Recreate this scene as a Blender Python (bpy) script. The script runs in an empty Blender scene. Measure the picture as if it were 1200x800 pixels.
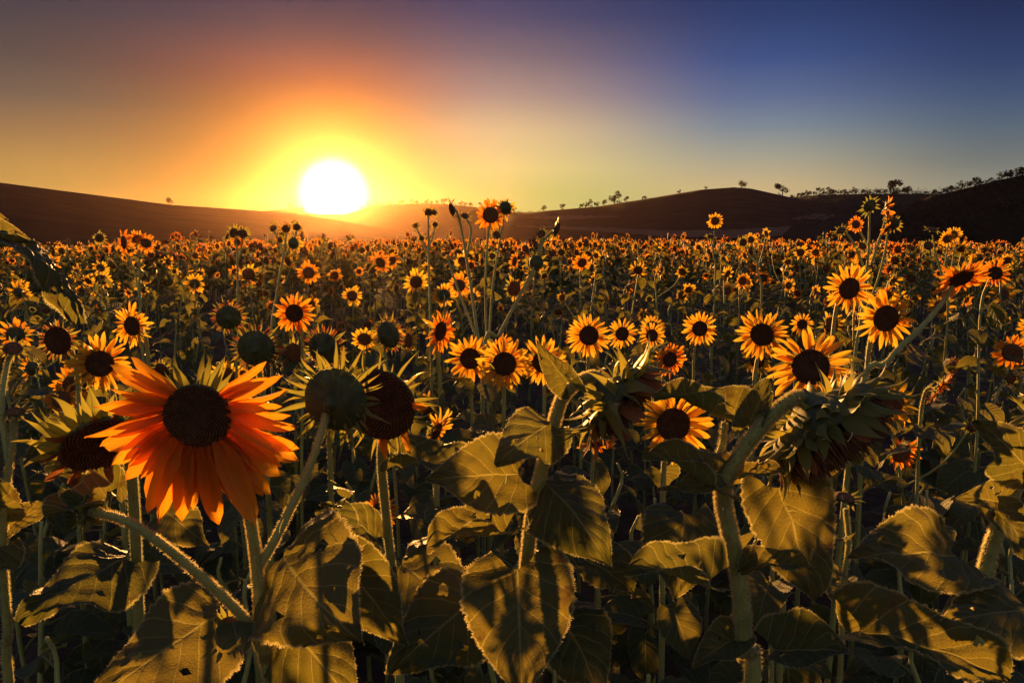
import bpy, math, random
import numpy as np
from mathutils import Vector, Matrix

R = math.radians
scene = bpy.context.scene
COL = scene.collection
rng = random.Random(7)

# ------------------------------------------------------------------ camera
F_PX = 857.0                       # focal length in pixels of the 1200 x 800 photograph
CAM_Z = 1.75
PITCH = math.atan(140.0 / F_PX)    # looking down a little: horizon at y = 260
cam_d = bpy.data.cameras.new('camera')
cam_d.sensor_width = 36.0
cam_d.lens = 36.0 * F_PX / 1200.0
cam_d.clip_start = 0.02
cam_d.clip_end = 5000.0
cam = bpy.data.objects.new('camera', cam_d)
COL.objects.link(cam)
cam.location = (0, 0, CAM_Z)
cam.rotation_euler = (math.pi / 2 - PITCH, 0, 0)
scene.camera = cam
CP, SP = math.cos(PITCH), math.sin(PITCH)


def ray(px, py):
    a, b = (px - 600.0) / F_PX, (400.0 - py) / F_PX
    return Vector((a, CP + b * SP, -SP + b * CP))


def W(px, py, d):
    """world point at depth d (metres along the view axis) behind pixel (px, py) of the photograph"""
    return Vector((0, 0, CAM_Z)) + ray(px, py) * d


def nv(r, c, u):
    """direction from (right, towards the viewer, up)"""
    return Vector((r, -c, u)).normalized()


# ------------------------------------------------------------------ sun and sky
sd = ray(391, 226).normalized()
SUN_AZ = math.atan2(sd.x, sd.y)
DISC_EL = math.asin(sd.z)
SUN_EL = R(3.1)
EXPOSURE, SKY = 1.2, 0.41
HAZE_DENSITY, HAZE_G, HAZE_TOP, HAZE_COL = 0.00011, 0.915, 20.0, (1.0, 0.62, 0.38)
sun_d = bpy.data.lights.new('sun', 'SUN')
sun_d.energy = 5.0
sun_d.angle = R(0.6)
SUN_COL = (1.0, 0.45, 0.11)
sun_d.color = SUN_COL
sun = bpy.data.objects.new('sun', sun_d)
COL.objects.link(sun)
sdir = Vector((math.sin(SUN_AZ) * math.cos(SUN_EL), math.cos(SUN_AZ) * math.cos(SUN_EL), math.sin(SUN_EL)))
sun.rotation_euler = sdir.to_track_quat('Z', 'Y').to_euler()
sun.location = sdir * 80

world = bpy.data.worlds.new('World')
scene.world = world
world.use_nodes = True
wn, wl = world.node_tree.nodes, world.node_tree.links
wn.clear()


def s2l(c):
    return tuple((v / 255 / 12.92) if v <= 10 else ((v / 255 + 0.055) / 1.055) ** 2.4 for v in c)


def wmath(op, a, b=None, c=None):
    n = wn.new('ShaderNodeMath'); n.operation = op
    for i, v in enumerate((a, b, c)):
        if v is None: continue
        if isinstance(v, (int, float)): n.inputs[i].default_value = v
        else: wl.new(v, n.inputs[i])
    return n.outputs[0]


tc = wn.new('ShaderNodeTexCoord')
nrm = wn.new('ShaderNodeVectorMath'); nrm.operation = 'NORMALIZE'
wl.new(tc.outputs['Generated'], nrm.inputs[0])
sep = wn.new('ShaderNodeSeparateXYZ'); wl.new(nrm.outputs[0], sep.inputs[0])
elev = wmath('MULTIPLY', wmath('ARCSINE', sep.outputs[2]), 180 / math.pi)
azim = wmath('SUBTRACT', wmath('MULTIPLY', wmath('ARCTAN2', sep.outputs[0], sep.outputs[1]), 180 / math.pi), math.degrees(SUN_AZ))
efac = wmath('DIVIDE', elev, 70.0)
SKY_COLUMNS = [   # degrees of azimuth from the sun, [(degrees of elevation, sRGB)]; unseen zenith and anti-sun sky brightened for front fill
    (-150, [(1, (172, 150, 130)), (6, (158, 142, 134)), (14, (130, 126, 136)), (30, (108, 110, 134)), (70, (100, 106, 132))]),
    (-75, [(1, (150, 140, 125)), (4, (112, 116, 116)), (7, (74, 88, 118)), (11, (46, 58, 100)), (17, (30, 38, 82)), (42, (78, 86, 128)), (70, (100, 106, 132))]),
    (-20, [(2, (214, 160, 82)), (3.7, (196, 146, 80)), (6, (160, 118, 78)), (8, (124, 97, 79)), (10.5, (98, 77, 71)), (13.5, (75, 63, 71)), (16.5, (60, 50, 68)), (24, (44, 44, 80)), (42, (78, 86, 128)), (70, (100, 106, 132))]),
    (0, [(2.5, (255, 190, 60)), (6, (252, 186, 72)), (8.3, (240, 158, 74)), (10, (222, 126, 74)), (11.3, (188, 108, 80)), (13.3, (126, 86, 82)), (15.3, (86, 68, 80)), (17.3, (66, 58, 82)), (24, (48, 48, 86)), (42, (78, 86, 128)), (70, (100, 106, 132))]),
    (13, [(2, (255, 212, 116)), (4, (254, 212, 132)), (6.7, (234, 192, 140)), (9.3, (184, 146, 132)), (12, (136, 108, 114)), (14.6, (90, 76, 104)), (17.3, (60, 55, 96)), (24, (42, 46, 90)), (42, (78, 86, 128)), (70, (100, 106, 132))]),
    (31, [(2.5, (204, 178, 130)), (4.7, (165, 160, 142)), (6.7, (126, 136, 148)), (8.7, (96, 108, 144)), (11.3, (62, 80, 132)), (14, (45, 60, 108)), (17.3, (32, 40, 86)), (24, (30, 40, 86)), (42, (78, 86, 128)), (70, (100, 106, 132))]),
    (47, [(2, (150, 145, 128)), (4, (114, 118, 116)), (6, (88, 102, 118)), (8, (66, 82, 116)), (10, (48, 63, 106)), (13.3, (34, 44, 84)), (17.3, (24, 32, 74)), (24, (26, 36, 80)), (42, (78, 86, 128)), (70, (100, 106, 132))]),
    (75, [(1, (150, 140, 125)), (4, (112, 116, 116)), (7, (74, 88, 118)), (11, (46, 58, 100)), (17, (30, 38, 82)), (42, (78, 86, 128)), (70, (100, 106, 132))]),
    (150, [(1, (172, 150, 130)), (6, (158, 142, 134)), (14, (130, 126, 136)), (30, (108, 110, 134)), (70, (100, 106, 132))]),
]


def behind_haze(az, e, c):
    """sky colour behind the haze, so that sky plus sunlit haze together have the colour c"""
    e = R(max(e, .5)); a = R(az)
    cosg = math.sin(e) * math.sin(SUN_EL) + math.cos(e) * math.cos(SUN_EL) * math.cos(a)
    ph = (1 - HAZE_G ** 2) / (4 * math.pi * (1 + HAZE_G ** 2 - 2 * HAZE_G * cosg) ** 1.5)
    path = min((HAZE_TOP - CAM_Z) / math.sin(e), 530.0)
    tau = 1 - math.exp(-HAZE_DENSITY * path)
    out = []
    for v, sc_, hc in zip(s2l(c), SUN_COL, HAZE_COL):
        v /= 2 ** EXPOSURE
        out.append(max(v - 5.0 * sc_ * hc * ph * tau, .22 * v) / SKY)
    return out


def sky_ramp(az, stops):
    n = wn.new('ShaderNodeValToRGB')
    wl.new(efac, n.inputs[0])
    cr = n.color_ramp
    cr.interpolation = 'EASE' if len(stops) < 3 else 'LINEAR'
    while len(cr.elements) > 1: cr.elements.remove(cr.elements[-1])
    for i, (e, c) in enumerate(stops):
        el = cr.elements[0] if i == 0 else cr.elements.new(e / 70.0)
        el.position = e / 70.0
        el.color = (*behind_haze(az, e, c), 1)
    return n.outputs[0]


cur, prev = None, None
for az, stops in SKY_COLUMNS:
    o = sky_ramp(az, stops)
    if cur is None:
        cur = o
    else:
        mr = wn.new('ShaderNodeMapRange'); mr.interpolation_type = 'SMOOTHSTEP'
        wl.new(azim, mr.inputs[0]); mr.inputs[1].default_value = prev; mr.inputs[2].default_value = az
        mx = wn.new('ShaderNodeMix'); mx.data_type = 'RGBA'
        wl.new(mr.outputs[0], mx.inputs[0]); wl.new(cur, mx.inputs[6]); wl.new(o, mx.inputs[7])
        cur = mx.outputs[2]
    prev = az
# the sun's disc with its bright aureole
dv = wn.new('ShaderNodeVectorMath'); dv.operation = 'DOT_PRODUCT'
wl.new(nrm.outputs[0], dv.inputs[0])
dv.inputs[1].default_value = (math.sin(SUN_AZ) * math.cos(DISC_EL), math.cos(SUN_AZ) * math.cos(DISC_EL), math.sin(DISC_EL))
ang = wmath('MULTIPLY', wmath('ARCCOSINE', wmath('MINIMUM', dv.outputs['Value'], 0.9999999)), 180 / math.pi)
aur = wmath('EXPONENT', wmath('MULTIPLY', ang, -1 / 1.9))
disc = wmath('MULTIPLY', wmath('EXPONENT', wmath('MULTIPLY', wmath('POWER', wmath('DIVIDE', ang, 2.2), 5.0), -1.0)), 3.0)


def scaled(col, fac):
    n = wn.new('ShaderNodeVectorMath'); n.operation = 'SCALE'
    n.inputs[0].default_value = col; wl.new(fac, n.inputs[3])
    return n.outputs[0]


def vadd(a, b):
    n = wn.new('ShaderNodeVectorMath'); n.operation = 'ADD'
    wl.new(a, n.inputs[0]); wl.new(b, n.inputs[1])
    return n.outputs[0]


skytex = wn.new('ShaderNodeTexSky')
skytex.sky_type = 'NISHITA'
skytex.sun_disc = False
skytex.sun_elevation = SUN_EL
skytex.sun_rotation = SUN_AZ
skytex.altitude = 200
sk = wn.new('ShaderNodeVectorMath'); sk.operation = 'SCALE'
wl.new(skytex.outputs[0], sk.inputs[0]); sk.inputs[3].default_value = 0.003
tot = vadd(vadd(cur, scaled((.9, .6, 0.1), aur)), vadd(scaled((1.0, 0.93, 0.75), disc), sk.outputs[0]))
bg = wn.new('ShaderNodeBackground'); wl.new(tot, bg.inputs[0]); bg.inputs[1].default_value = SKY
wo = wn.new('ShaderNodeOutputWorld'); wl.new(bg.outputs[0], wo.inputs[0])

vs = scene.view_settings
vs.view_transform = 'Standard'; vs.look = 'None'; vs.gamma = 1.0; vs.exposure = EXPOSURE
vs.use_curve_mapping = False
cy = scene.cycles
cy.use_denoising = True
cy.max_bounces = 6; cy.diffuse_bounces = 3; cy.glossy_bounces = 2; cy.transmission_bounces = 4
cy.volume_bounces = 0; cy.transparent_max_bounces = 4
cy.sample_clamp_indirect = 4.0
scene.render.film_transparent = False

# ------------------------------------------------------------------ materials


def new_mat(name):
    m = bpy.data.materials.new(name); m.use_nodes = True
    nt = m.node_tree; nt.nodes.clear()
    return m, nt.nodes, nt.links


def node(ns, t, **kw):
    n = ns.new(t)
    for k, v in kw.items(): setattr(n, k, v)
    return n


def mmath(ns, ls, op, a, b=None, clamp=False):
    n = ns.new('ShaderNodeMath'); n.operation = op; n.use_clamp = clamp
    for i, v in enumerate((a, b)):
        if v is None: continue
        if isinstance(v, (int, float)): n.inputs[i].default_value = v
        else: ls.new(v, n.inputs[i])
    return n.outputs[0]


def mixc(ns, ls, f, a, b):
    n = ns.new('ShaderNodeMix'); n.data_type = 'RGBA'
    for i, v in ((0, f), (6, a), (7, b)):
        if isinstance(v, (int, float)): n.inputs[i].default_value = v
        elif isinstance(v, tuple): n.inputs[i].default_value = (*v, 1)
        else: ls.new(v, n.inputs[i])
    return n.outputs[2]


def thin_shader(ns, ls, refl, trans, amount, rough, bump=None, sheen=0.0):
    """a thin leaf or petal: part reflects, part lets light through"""
    p = node(ns, 'ShaderNodeBsdfPrincipled')
    t = node(ns, 'ShaderNodeBsdfTranslucent')
    for sock, v in ((p.inputs['Base Color'], refl), (t.inputs['Color'], trans)):
        if isinstance(v, tuple): sock.default_value = (*v, 1)
        else: ls.new(v, sock)
    p.inputs['Roughness'].default_value = rough
    p.inputs['Specular IOR Level'].default_value = 0.35
    if sheen:
        p.inputs['Sheen Weight'].default_value = sheen
        p.inputs['Sheen Roughness'].default_value = 0.45
    if bump is not None:
        b = node(ns, 'ShaderNodeBump'); b.inputs['Strength'].default_value = 0.55; b.inputs['Distance'].default_value = 0.004
        ls.new(bump, b.inputs['Height'])
        ls.new(b.outputs[0], p.inputs['Normal']); ls.new(b.outputs[0], t.inputs['Normal'])
    mx = node(ns, 'ShaderNodeMixShader'); mx.inputs[0].default_value = amount
    ls.new(p.outputs[0], mx.inputs[1]); ls.new(t.outputs[0], mx.inputs[2])
    o = node(ns, 'ShaderNodeOutputMaterial'); ls.new(mx.outputs[0], o.inputs[0])


def leaf_material(name, veins=True, refl=(0.040, 0.080, 0.022), trans=(0.21, 0.215, 0.032), amount=0.43):
    m, ns, ls = new_mat(name)
    tcn = node(ns, 'ShaderNodeTexCoord')
    oi = node(ns, 'ShaderNodeObjectInfo')
    geo = node(ns, 'ShaderNodeNewGeometry')
    nz = node(ns, 'ShaderNodeTexNoise'); nz.inputs['Scale'].default_value = 9.0; nz.inputs['Detail'].default_value = 4
    ls.new(geo.outputs['Position'], nz.inputs['Vector'])
    nf = node(ns, 'ShaderNodeTexNoise'); nf.inputs['Scale'].default_value = 260.0; nf.inputs['Detail'].default_value = 2
    ls.new(geo.outputs['Position'], nf.inputs['Vector'])
    var = mmath(ns, ls, 'MULTIPLY_ADD', nz.outputs[0], 1.1)
    n = var.node; n.inputs[2].default_value = 0.0
    fac = mmath(ns, ls, 'ADD', mmath(ns, ls, 'MULTIPLY', oi.outputs['Random'], 0.5), mmath(ns, ls, 'MULTIPLY', nz.outputs[0], 0.7), True)
    rc = mixc(ns, ls, fac, tuple(v * 0.65 for v in refl), (refl[0] * 1.55, refl[1] * 1.25, refl[2] * 1.2))
    tcol = mixc(ns, ls, fac, (trans[0] * 0.7, trans[1] * 0.85, trans[2]), (trans[0] * 1.45, trans[1] * 1.15, trans[2]))
    bump = None
    if veins:
        uv = node(ns, 'ShaderNodeSeparateXYZ'); ls.new(tcn.outputs['UV'], uv.inputs[0])
        u = mmath(ns, ls, 'ABSOLUTE', mmath(ns, ls, 'SUBTRACT', uv.outputs[0], 0.5))      # 0 at the midrib, .5 at the edge
        mid = mmath(ns, ls, 'SUBTRACT', 1.0, mmath(ns, ls, 'DIVIDE', u, 0.022), True)
        wob = mmath(ns, ls, 'MULTIPLY', nz.outputs[0], 0.05)
        s = mmath(ns, ls, 'ADD', mmath(ns, ls, 'SUBTRACT', uv.outputs[1], mmath(ns, ls, 'MULTIPLY', mmath(ns, ls, 'POWER', u, 0.85), 0.62)), wob)
        fr = mmath(ns, ls, 'FRACT', mmath(ns, ls, 'MULTIPLY', s, 6.5))
        tri = mmath(ns, ls, 'ABSOLUTE', mmath(ns, ls, 'SUBTRACT', fr, 0.5))               # .5 on the side vein
        side = mmath(ns, ls, 'MULTIPLY', mmath(ns, ls, 'SUBTRACT', tri, 0.455), 24.0, True)
        vein = mmath(ns, ls, 'MAXIMUM', mid, mmath(ns, ls, 'MULTIPLY', side, 0.75))
        vor = node(ns, 'ShaderNodeTexVoronoi'); vor.feature = 'DISTANCE_TO_EDGE'; vor.inputs['Scale'].default_value = 26
        ls.new(tcn.outputs['UV'], vor.inputs['Vector'])
        net = mmath(ns, ls, 'SUBTRACT', 1.0, mmath(ns, ls, 'MULTIPLY', vor.outputs[0], 9.0), True)
        rc = mixc(ns, ls, mmath(ns, ls, 'MULTIPLY', vein, 0.85), rc, (0.26, 0.27, 0.11))
        rc = mixc(ns, ls, mmath(ns, ls, 'MULTIPLY', net, 0.12), rc, (0.11, 0.13, 0.05))
        tcol = mixc(ns, ls, mmath(ns, ls, 'MULTIPLY', vein, 0.8), tcol, (0.60, 0.56, 0.14))
        edge = mmath(ns, ls, 'MULTIPLY', mmath(ns, ls, 'SUBTRACT', u, 0.475), 60.0, True)
        tcol = mixc(ns, ls, edge, tcol, (0.62, 0.58, 0.2))
        rc = mixc(ns, ls, mmath(ns, ls, 'MULTIPLY', edge, .6), rc, (0.26, 0.27, 0.12))
        spot = node(ns, 'ShaderNodeTexNoise'); spot.inputs['Scale'].default_value = 34.0; spot.inputs['Detail'].default_value = 3
        ls.new(geo.outputs['Position'], spot.inputs['Vector'])
        sp = mmath(ns, ls, 'MULTIPLY', mmath(ns, ls, 'SUBTRACT', mmath(ns, ls, 'ADD', spot.outputs[0], mmath(ns, ls, 'MULTIPLY', mmath(ns, ls, 'SUBTRACT', u, .3), .35)), 0.63), 9.0, True)
        rc = mixc(ns, ls, mmath(ns, ls, 'MULTIPLY', sp, 0.75), rc, (0.14, 0.08, 0.03))
        tcol = mixc(ns, ls, mmath(ns, ls, 'MULTIPLY', sp, 0.7), tcol, (0.10, 0.045, 0.012))
        pil = mmath(ns, ls, 'MULTIPLY', mmath(ns, ls, 'POWER', mmath(ns, ls, 'MULTIPLY', tri, 2.0), 2.0), -1.0)
        bump = mmath(ns, ls, 'ADD', mmath(ns, ls, 'ADD', pil, mmath(ns, ls, 'MULTIPLY', mid, -0.8)),
                     mmath(ns, ls, 'ADD', mmath(ns, ls, 'MULTIPLY', net, -0.25), mmath(ns, ls, 'MULTIPLY', nf.outputs[0], 0.5)))
    thin_shader(ns, ls, rc, tcol, amount, 0.45, bump, 0.12)
    return m


def petal_material(name, inner=(0.70, 0.27, 0.012), outer=(0.84, 0.50, 0.03)):
    m, ns, ls = new_mat(name)
    tcn = node(ns, 'ShaderNodeTexCoord'); oi = node(ns, 'ShaderNodeObjectInfo'); geo = node(ns, 'ShaderNodeNewGeometry')
    uv = node(ns, 'ShaderNodeSeparateXYZ'); ls.new(tcn.outputs['UV'], uv.inputs[0])
    nz = node(ns, 'ShaderNodeTexNoise'); nz.inputs['Scale'].default_value = 30; ls.new(geo.outputs['Position'], nz.inputs['Vector'])
    mp = node(ns, 'ShaderNodeMapping'); mp.inputs['Scale'].default_value = (16, 1.2, 1); ls.new(tcn.outputs['UV'], mp.inputs[0])
    st = node(ns, 'ShaderNodeTexNoise'); st.inputs['Scale'].default_value = 1.0; st.inputs['Detail'].default_value = 2; ls.new(mp.outputs[0], st.inputs['Vector'])
    f = mmath(ns, ls, 'ADD', mmath(ns, ls, 'MULTIPLY', uv.outputs[1], 0.9), mmath(ns, ls, 'SUBTRACT', mmath(ns, ls, 'MULTIPLY', oi.outputs['Random'], 0.4), 0.2), True)
    c = mixc(ns, ls, f, inner, outer)
    c = mixc(ns, ls, mmath(ns, ls, 'MULTIPLY', mmath(ns, ls, 'SUBTRACT', st.outputs[0], 0.42), 2.2, True), c, tuple(v * 0.62 for v in inner))
    t = mixc(ns, ls, f, (inner[0] * 1.2, inner[1] * 1.35, inner[2]), (min(.95, outer[0] * 1.15), outer[1] * 1.3, outer[2] * 1.5))
    thin_shader(ns, ls, c, t, 0.55, 0.5, mmath(ns, ls, 'MULTIPLY', st.outputs[0], 0.6), 0.1)
    return m


def stem_material():
    m, ns, ls = new_mat('stem_green')
    geo = node(ns, 'ShaderNodeNewGeometry')
    nz = node(ns, 'ShaderNodeTexNoise'); nz.inputs['Scale'].default_value = 55; nz.inputs['Detail'].default_value = 4
    ls.new(geo.outputs['Position'], nz.inputs['Vector'])
    fz = node(ns, 'ShaderNodeTexNoise'); fz.inputs['Scale'].default_value = 420; ls.new(geo.outputs['Position'], fz.inputs['Vector'])
    c = mixc(ns, ls, nz.outputs[0], (0.25, 0.27, 0.05), (0.44, 0.46, 0.12))
    p = node(ns, 'ShaderNodeBsdfPrincipled'); ls.new(c, p.inputs['Base Color'])
    p.inputs['Roughness'].default_value = 0.55
    p.inputs['Sheen Weight'].default_value = 0.7; p.inputs['Sheen Roughness'].default_value = 0.35
    p.inputs['Subsurface Weight'].default_value = 0.7; p.inputs['Subsurface Radius'].default_value = (0.007, 0.008, 0.003); p.inputs['Subsurface Scale'].default_value = 1.0
    b = node(ns, 'ShaderNodeBump'); b.inputs['Strength'].default_value = 0.5; b.inputs['Distance'].default_value = 0.002
    ls.new(fz.outputs[0], b.inputs['Height']); ls.new(b.outputs[0], p.inputs['Normal'])
    o = node(ns, 'ShaderNodeOutputMaterial'); ls.new(p.outputs[0], o.inputs[0])
    return m


def plain_material(name, a, b, scale, rough=0.8, bumpd=0.0, detail=5, spec=0.25, stretch=None):
    m, ns, ls = new_mat(name)
    geo = node(ns, 'ShaderNodeNewGeometry')
    src = geo.outputs['Position']
    if stretch:
        mp = node(ns, 'ShaderNodeMapping'); mp.inputs['Scale'].default_value = stretch; ls.new(src, mp.inputs[0]); src = mp.outputs[0]
    nz = node(ns, 'ShaderNodeTexNoise'); nz.inputs['Scale'].default_value = scale; nz.inputs['Detail'].default_value = detail
    ls.new(src, nz.inputs['Vector'])
    f = mmath(ns, ls, 'MULTIPLY', mmath(ns, ls, 'SUBTRACT', nz.outputs[0], 0.3), 2.5, True)
    p = node(ns, 'ShaderNodeBsdfPrincipled'); ls.new(mixc(ns, ls, f, a, b), p.inputs['Base Color'])
    p.inputs['Roughness'].default_value = rough; p.inputs['Specular IOR Level'].default_value = spec
    if bumpd:
        bn = node(ns, 'ShaderNodeBump'); bn.inputs['Distance'].default_value = bumpd; ls.new(nz.outputs[0], bn.inputs['Height']); ls.new(bn.outputs[0], p.inputs['Normal'])
    o = node(ns, 'ShaderNodeOutputMaterial'); ls.new(p.outputs[0], o.inputs[0])
    return m


M = {
    'leaf': leaf_material('leaf_green'),
    'leaf_far': leaf_material('leaf_green_plain', False),
    'bract': leaf_material('bract_green', False, (0.11, 0.15, 0.04), (0.36, 0.38, 0.06), 0.48),
    'petal': petal_material('petal_yellow'),
    'petal_orange': petal_material('petal_orange', (0.74, 0.18, 0.008), (0.86, 0.36, 0.015)),
    'petal_brown': petal_material('petal_brown', (0.26, 0.085, 0.03), (0.48, 0.20, 0.06)),
    'petal_dry': petal_material('petal_withered', (0.20, 0.055, 0.02), (0.36, 0.13, 0.03)),
    'disc': plain_material('disc_brown', (0.030, 0.014, 0.007), (0.10, 0.042, 0.016), 70, 0.85),
    'seed': plain_material('floret_brown', (0.07, 0.030, 0.012), (0.22, 0.09, 0.03), 160, 0.8),
    'stem': stem_material(),
    'receptacle': plain_material('receptacle_green', (0.035, 0.045, 0.016), (0.10, 0.12, 0.045), 45, 0.7, 0.002),
    'hair': leaf_material('plant_hair', False, (0.42, 0.46, 0.24), (0.70, 0.72, 0.38), 0.6),
    'soil': plain_material('soil', (0.030, 0.020, 0.013), (0.075, 0.050, 0.032), 6, 0.95, 0.05),
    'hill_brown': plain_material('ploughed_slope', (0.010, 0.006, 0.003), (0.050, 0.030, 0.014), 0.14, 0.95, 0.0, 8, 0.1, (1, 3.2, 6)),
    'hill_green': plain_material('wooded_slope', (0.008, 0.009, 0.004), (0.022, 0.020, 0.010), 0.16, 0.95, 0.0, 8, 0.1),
    'stubble': plain_material('stubble_field', (0.10, 0.060, 0.034), (0.17, 0.105, 0.06), 0.9, 0.9, 0.0, 6, 0.1),
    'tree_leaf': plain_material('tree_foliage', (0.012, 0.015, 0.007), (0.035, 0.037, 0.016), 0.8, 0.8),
    'bark': plain_material('bark', (0.03, 0.022, 0.015), (0.07, 0.05, 0.035), 3, 0.9),
}

# ------------------------------------------------------------------ mesh helpers


def mesh(name, verts, faces, mat, uvs=None, smooth=True, mat_idx=None):
    me = bpy.data.meshes.new(name)
    me.from_pydata([tuple(v) for v in verts], [], faces)
    for mm in (mat if isinstance(mat, (list, tuple)) else [mat]): me.materials.append(M[mm])
    if smooth: me.polygons.foreach_set('use_smooth', [True] * len(me.polygons))
    if mat_idx is not None: me.polygons.foreach_set('material_index', mat_idx)
    if uvs is not None:
        ul = me.uv_layers.new(name='UVMap')
        li = np.empty(len(me.loops), dtype=np.int32); me.loops.foreach_get('vertex_index', li)
        ul.data.foreach_set('uv', np.asarray(uvs, dtype=np.float32)[li].ravel())
    me.update()
    return me


def link(name, me, parent=None, mat4=None, kind=None):
    o = bpy.data.objects.new(name, me); COL.objects.link(o)
    if parent is not None: o.parent = parent
    if mat4 is not None: o.matrix_local = mat4
    if kind: o['kind'] = kind
    return o


def thing(name, label, cat, loc, group=None):
    o = bpy.data.objects.new(name, None); COL.objects.link(o)
    o.location = loc; o.empty_display_size = 0.05
    o['label'] = label; o['category'] = cat
    if group: o['group'] = group
    return o


def spline(pts, n):
    """Catmull-Rom through pts (Vectors), n samples a span"""
    p = [pts[0] * 2 - pts[1]] + list(pts) + [pts[-1] * 2 - pts[-2]]
    out = []
    for i in range(1, len(p) - 2):
        for k in range(n):
            t = k / n
            a, b, c, d = p[i - 1], p[i], p[i + 1], p[i + 2]
            out.append(0.5 * ((2 * b) + (c - a) * t + (2 * a - 5 * b + 4 * c - d) * t * t + (3 * b - a - 3 * c + d) * t ** 3))
    out.append(p[-2].copy())
    return out


def tube(V, Fc, pts, r0, r1, sides=6, knob=0.0):
    n = len(pts); base = len(V)
    t = (pts[1] - pts[0]).normalized()
    up = Vector((1, 0, 0)) if abs(t.x) < 0.8 else Vector((0, 1, 0))
    x = (up - t * up.dot(t)).normalized()
    for i, p in enumerate(pts):
        t = (pts[min(i + 1, n - 1)] - pts[max(i - 1, 0)]).normalized()
        x = (x - t * x.dot(t)).normalized(); y = t.cross(x)
        f = i / (n - 1)
        r = (r0 + (r1 - r0) * f) * (1 + knob * math.sin(i * 2.399) * 0.5)
        for k in range(sides):
            a = 2 * math.pi * k / sides
            V.append(p + x * (r * math.cos(a)) + y * (r * math.sin(a)))
    for i in range(n - 1):
        for k in range(sides):
            a, b = base + i * sides + k, base + i * sides + (k + 1) % sides
            Fc.append((a, b, b + sides, a + sides))
    Fc.append(tuple(base + (n - 1) * sides + k for k in range(sides)))


def hairs(pts_list, count, length, seed):
    """downy hairs standing off a stem: pts_list = [(points, r0, r1)]"""
    rr = random.Random(seed); V, Fc = [], []
    for pts, r0, r1 in pts_list:
        n = len(pts)
        c = max(30, int(2.6 * count * sum((pts[i + 1] - pts[i]).length for i in range(n - 1))))
        for _ in range(c):
            f = rr.random() * (n - 1.001); i = int(f); p = pts[i].lerp(pts[i + 1], f - i)
            t = (pts[i + 1] - pts[i]).normalized()
            q = Vector((rr.gauss(0, 1), rr.gauss(0, 1), rr.gauss(0, 1))); q = (q - t * q.dot(t)).normalized()
            r = r0 + (r1 - r0) * f / (n - 1)
            a = p + q * r * 0.92
            e = p + q * (r + length * rr.uniform(0.3, .8)) + t * length * rr.uniform(-0.5, 0.4)
            s = t.cross(q) * 0.00042
            s2 = t * 0.00042
            b = len(V); V += [a - s, a + s, e, a - s2, a + s2]
            Fc += [(b, b + 1, b + 2), (b + 3, b + 4, b + 2)]
    return V, Fc


# ---- leaves
LS_T = [0, .06, .14, .25, .38, .52, .66, .78, .88, .95, 1.0]
LS_W = [.50, .76, .93, 1.0, .97, .83, .62, .41, .22, .09, 0.0]


def leaf_data(nu=10, nvv=16, width=0.84, fold=0.25, droop=0.7, wave=0.05, seed=0, lobe=0.20, curl=0.0, droop0=0.0, petiole=0.0, pet_up=0.6, quilt=0.0):
    """heart-shaped toothed leaf, blade length 1 along +Y from the origin, upper side +Z"""
    rr = random.Random(seed); V, Fc, UV = [], [], []
    ph = [rr.uniform(0, 6.28) for _ in range(4)]
    cen, ang_ = [], droop0
    y = z = 0.0
    if petiole:
        pp = [Vector((0, 0, 0))]
        for k in range(1, 5):
            f = k / 4
            pp.append(Vector((0, petiole * f * math.cos(pet_up * (1 - f * .5)), petiole * f * math.sin(pet_up * (1 - f * .35)))))
        y, z = pp[-1].y, pp[-1].z
    y0, z0 = y, z
    frame = []
    for j in range(nvv + 1):
        t = j / nvv
        frame.append((y, z, ang_))
        st = 1.0 / nvv
        ang_ = droop0 + droop * (t ** 1.3) + 0.10 * math.sin(t * 7 + ph[0])
        y += math.cos(ang_) * st; z -= math.sin(ang_) * st
    for j in range(nvv + 1):
        t = j / nvv
        hw = np.interp(t, LS_T, LS_W) * width * 0.5
        cy_, cz_, a_ = frame[j]
        for i in range(nu + 1):
            u = i / nu * 2 - 1; au = abs(u)
            tooth = 1.0
            if i in (0, nu) and 0 < j < nvv: tooth = 1 + (0.03 if j % 2 else -0.02) + rr.uniform(-.02, .02)
            x = u * hw * tooth
            back = lobe * (au ** 1.4) * (1 - t) ** 3
            h = fold * au * hw * (1 - 0.3 * t) + wave * (au ** 1.5) * math.sin(t * 9 + ph[1] + (0 if u > 0 else 2.1)) + curl * (au ** 2) * hw
            h += 0.015 * math.sin(u * 5 + ph[2]) * math.sin(t * 11 + ph[3])
            if quilt: h += quilt * math.cos(6.2832 * 6.5 * (t - .62 * (au * .5) ** .85)) * -min(1, au * 3) * (1 - .5 * au) + .022 * math.sin(u * 9 + ph[3]) * math.sin(t * 17 + ph[2])
            dy = -back
            V.append(Vector((x, cy_ + dy * math.cos(a_) + h * math.sin(a_), cz_ - dy * math.sin(a_) + h * math.cos(a_))))
            UV.append((u * 0.5 + 0.5, t))
    for j in range(nvv):
        for i in range(nu):
            a = j * (nu + 1) + i
            Fc.append((a, a + 1, a + nu + 2, a + nu + 1))
    tip = Vector((0, frame[-1][0], frame[-1][1]))
    if petiole:
        b = len(V); tube(V, Fc, pp, 0.028, 0.02, 4); UV += [(0.5, 0.02)] * (len(V) - b)
    return V, Fc, UV, tip


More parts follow.
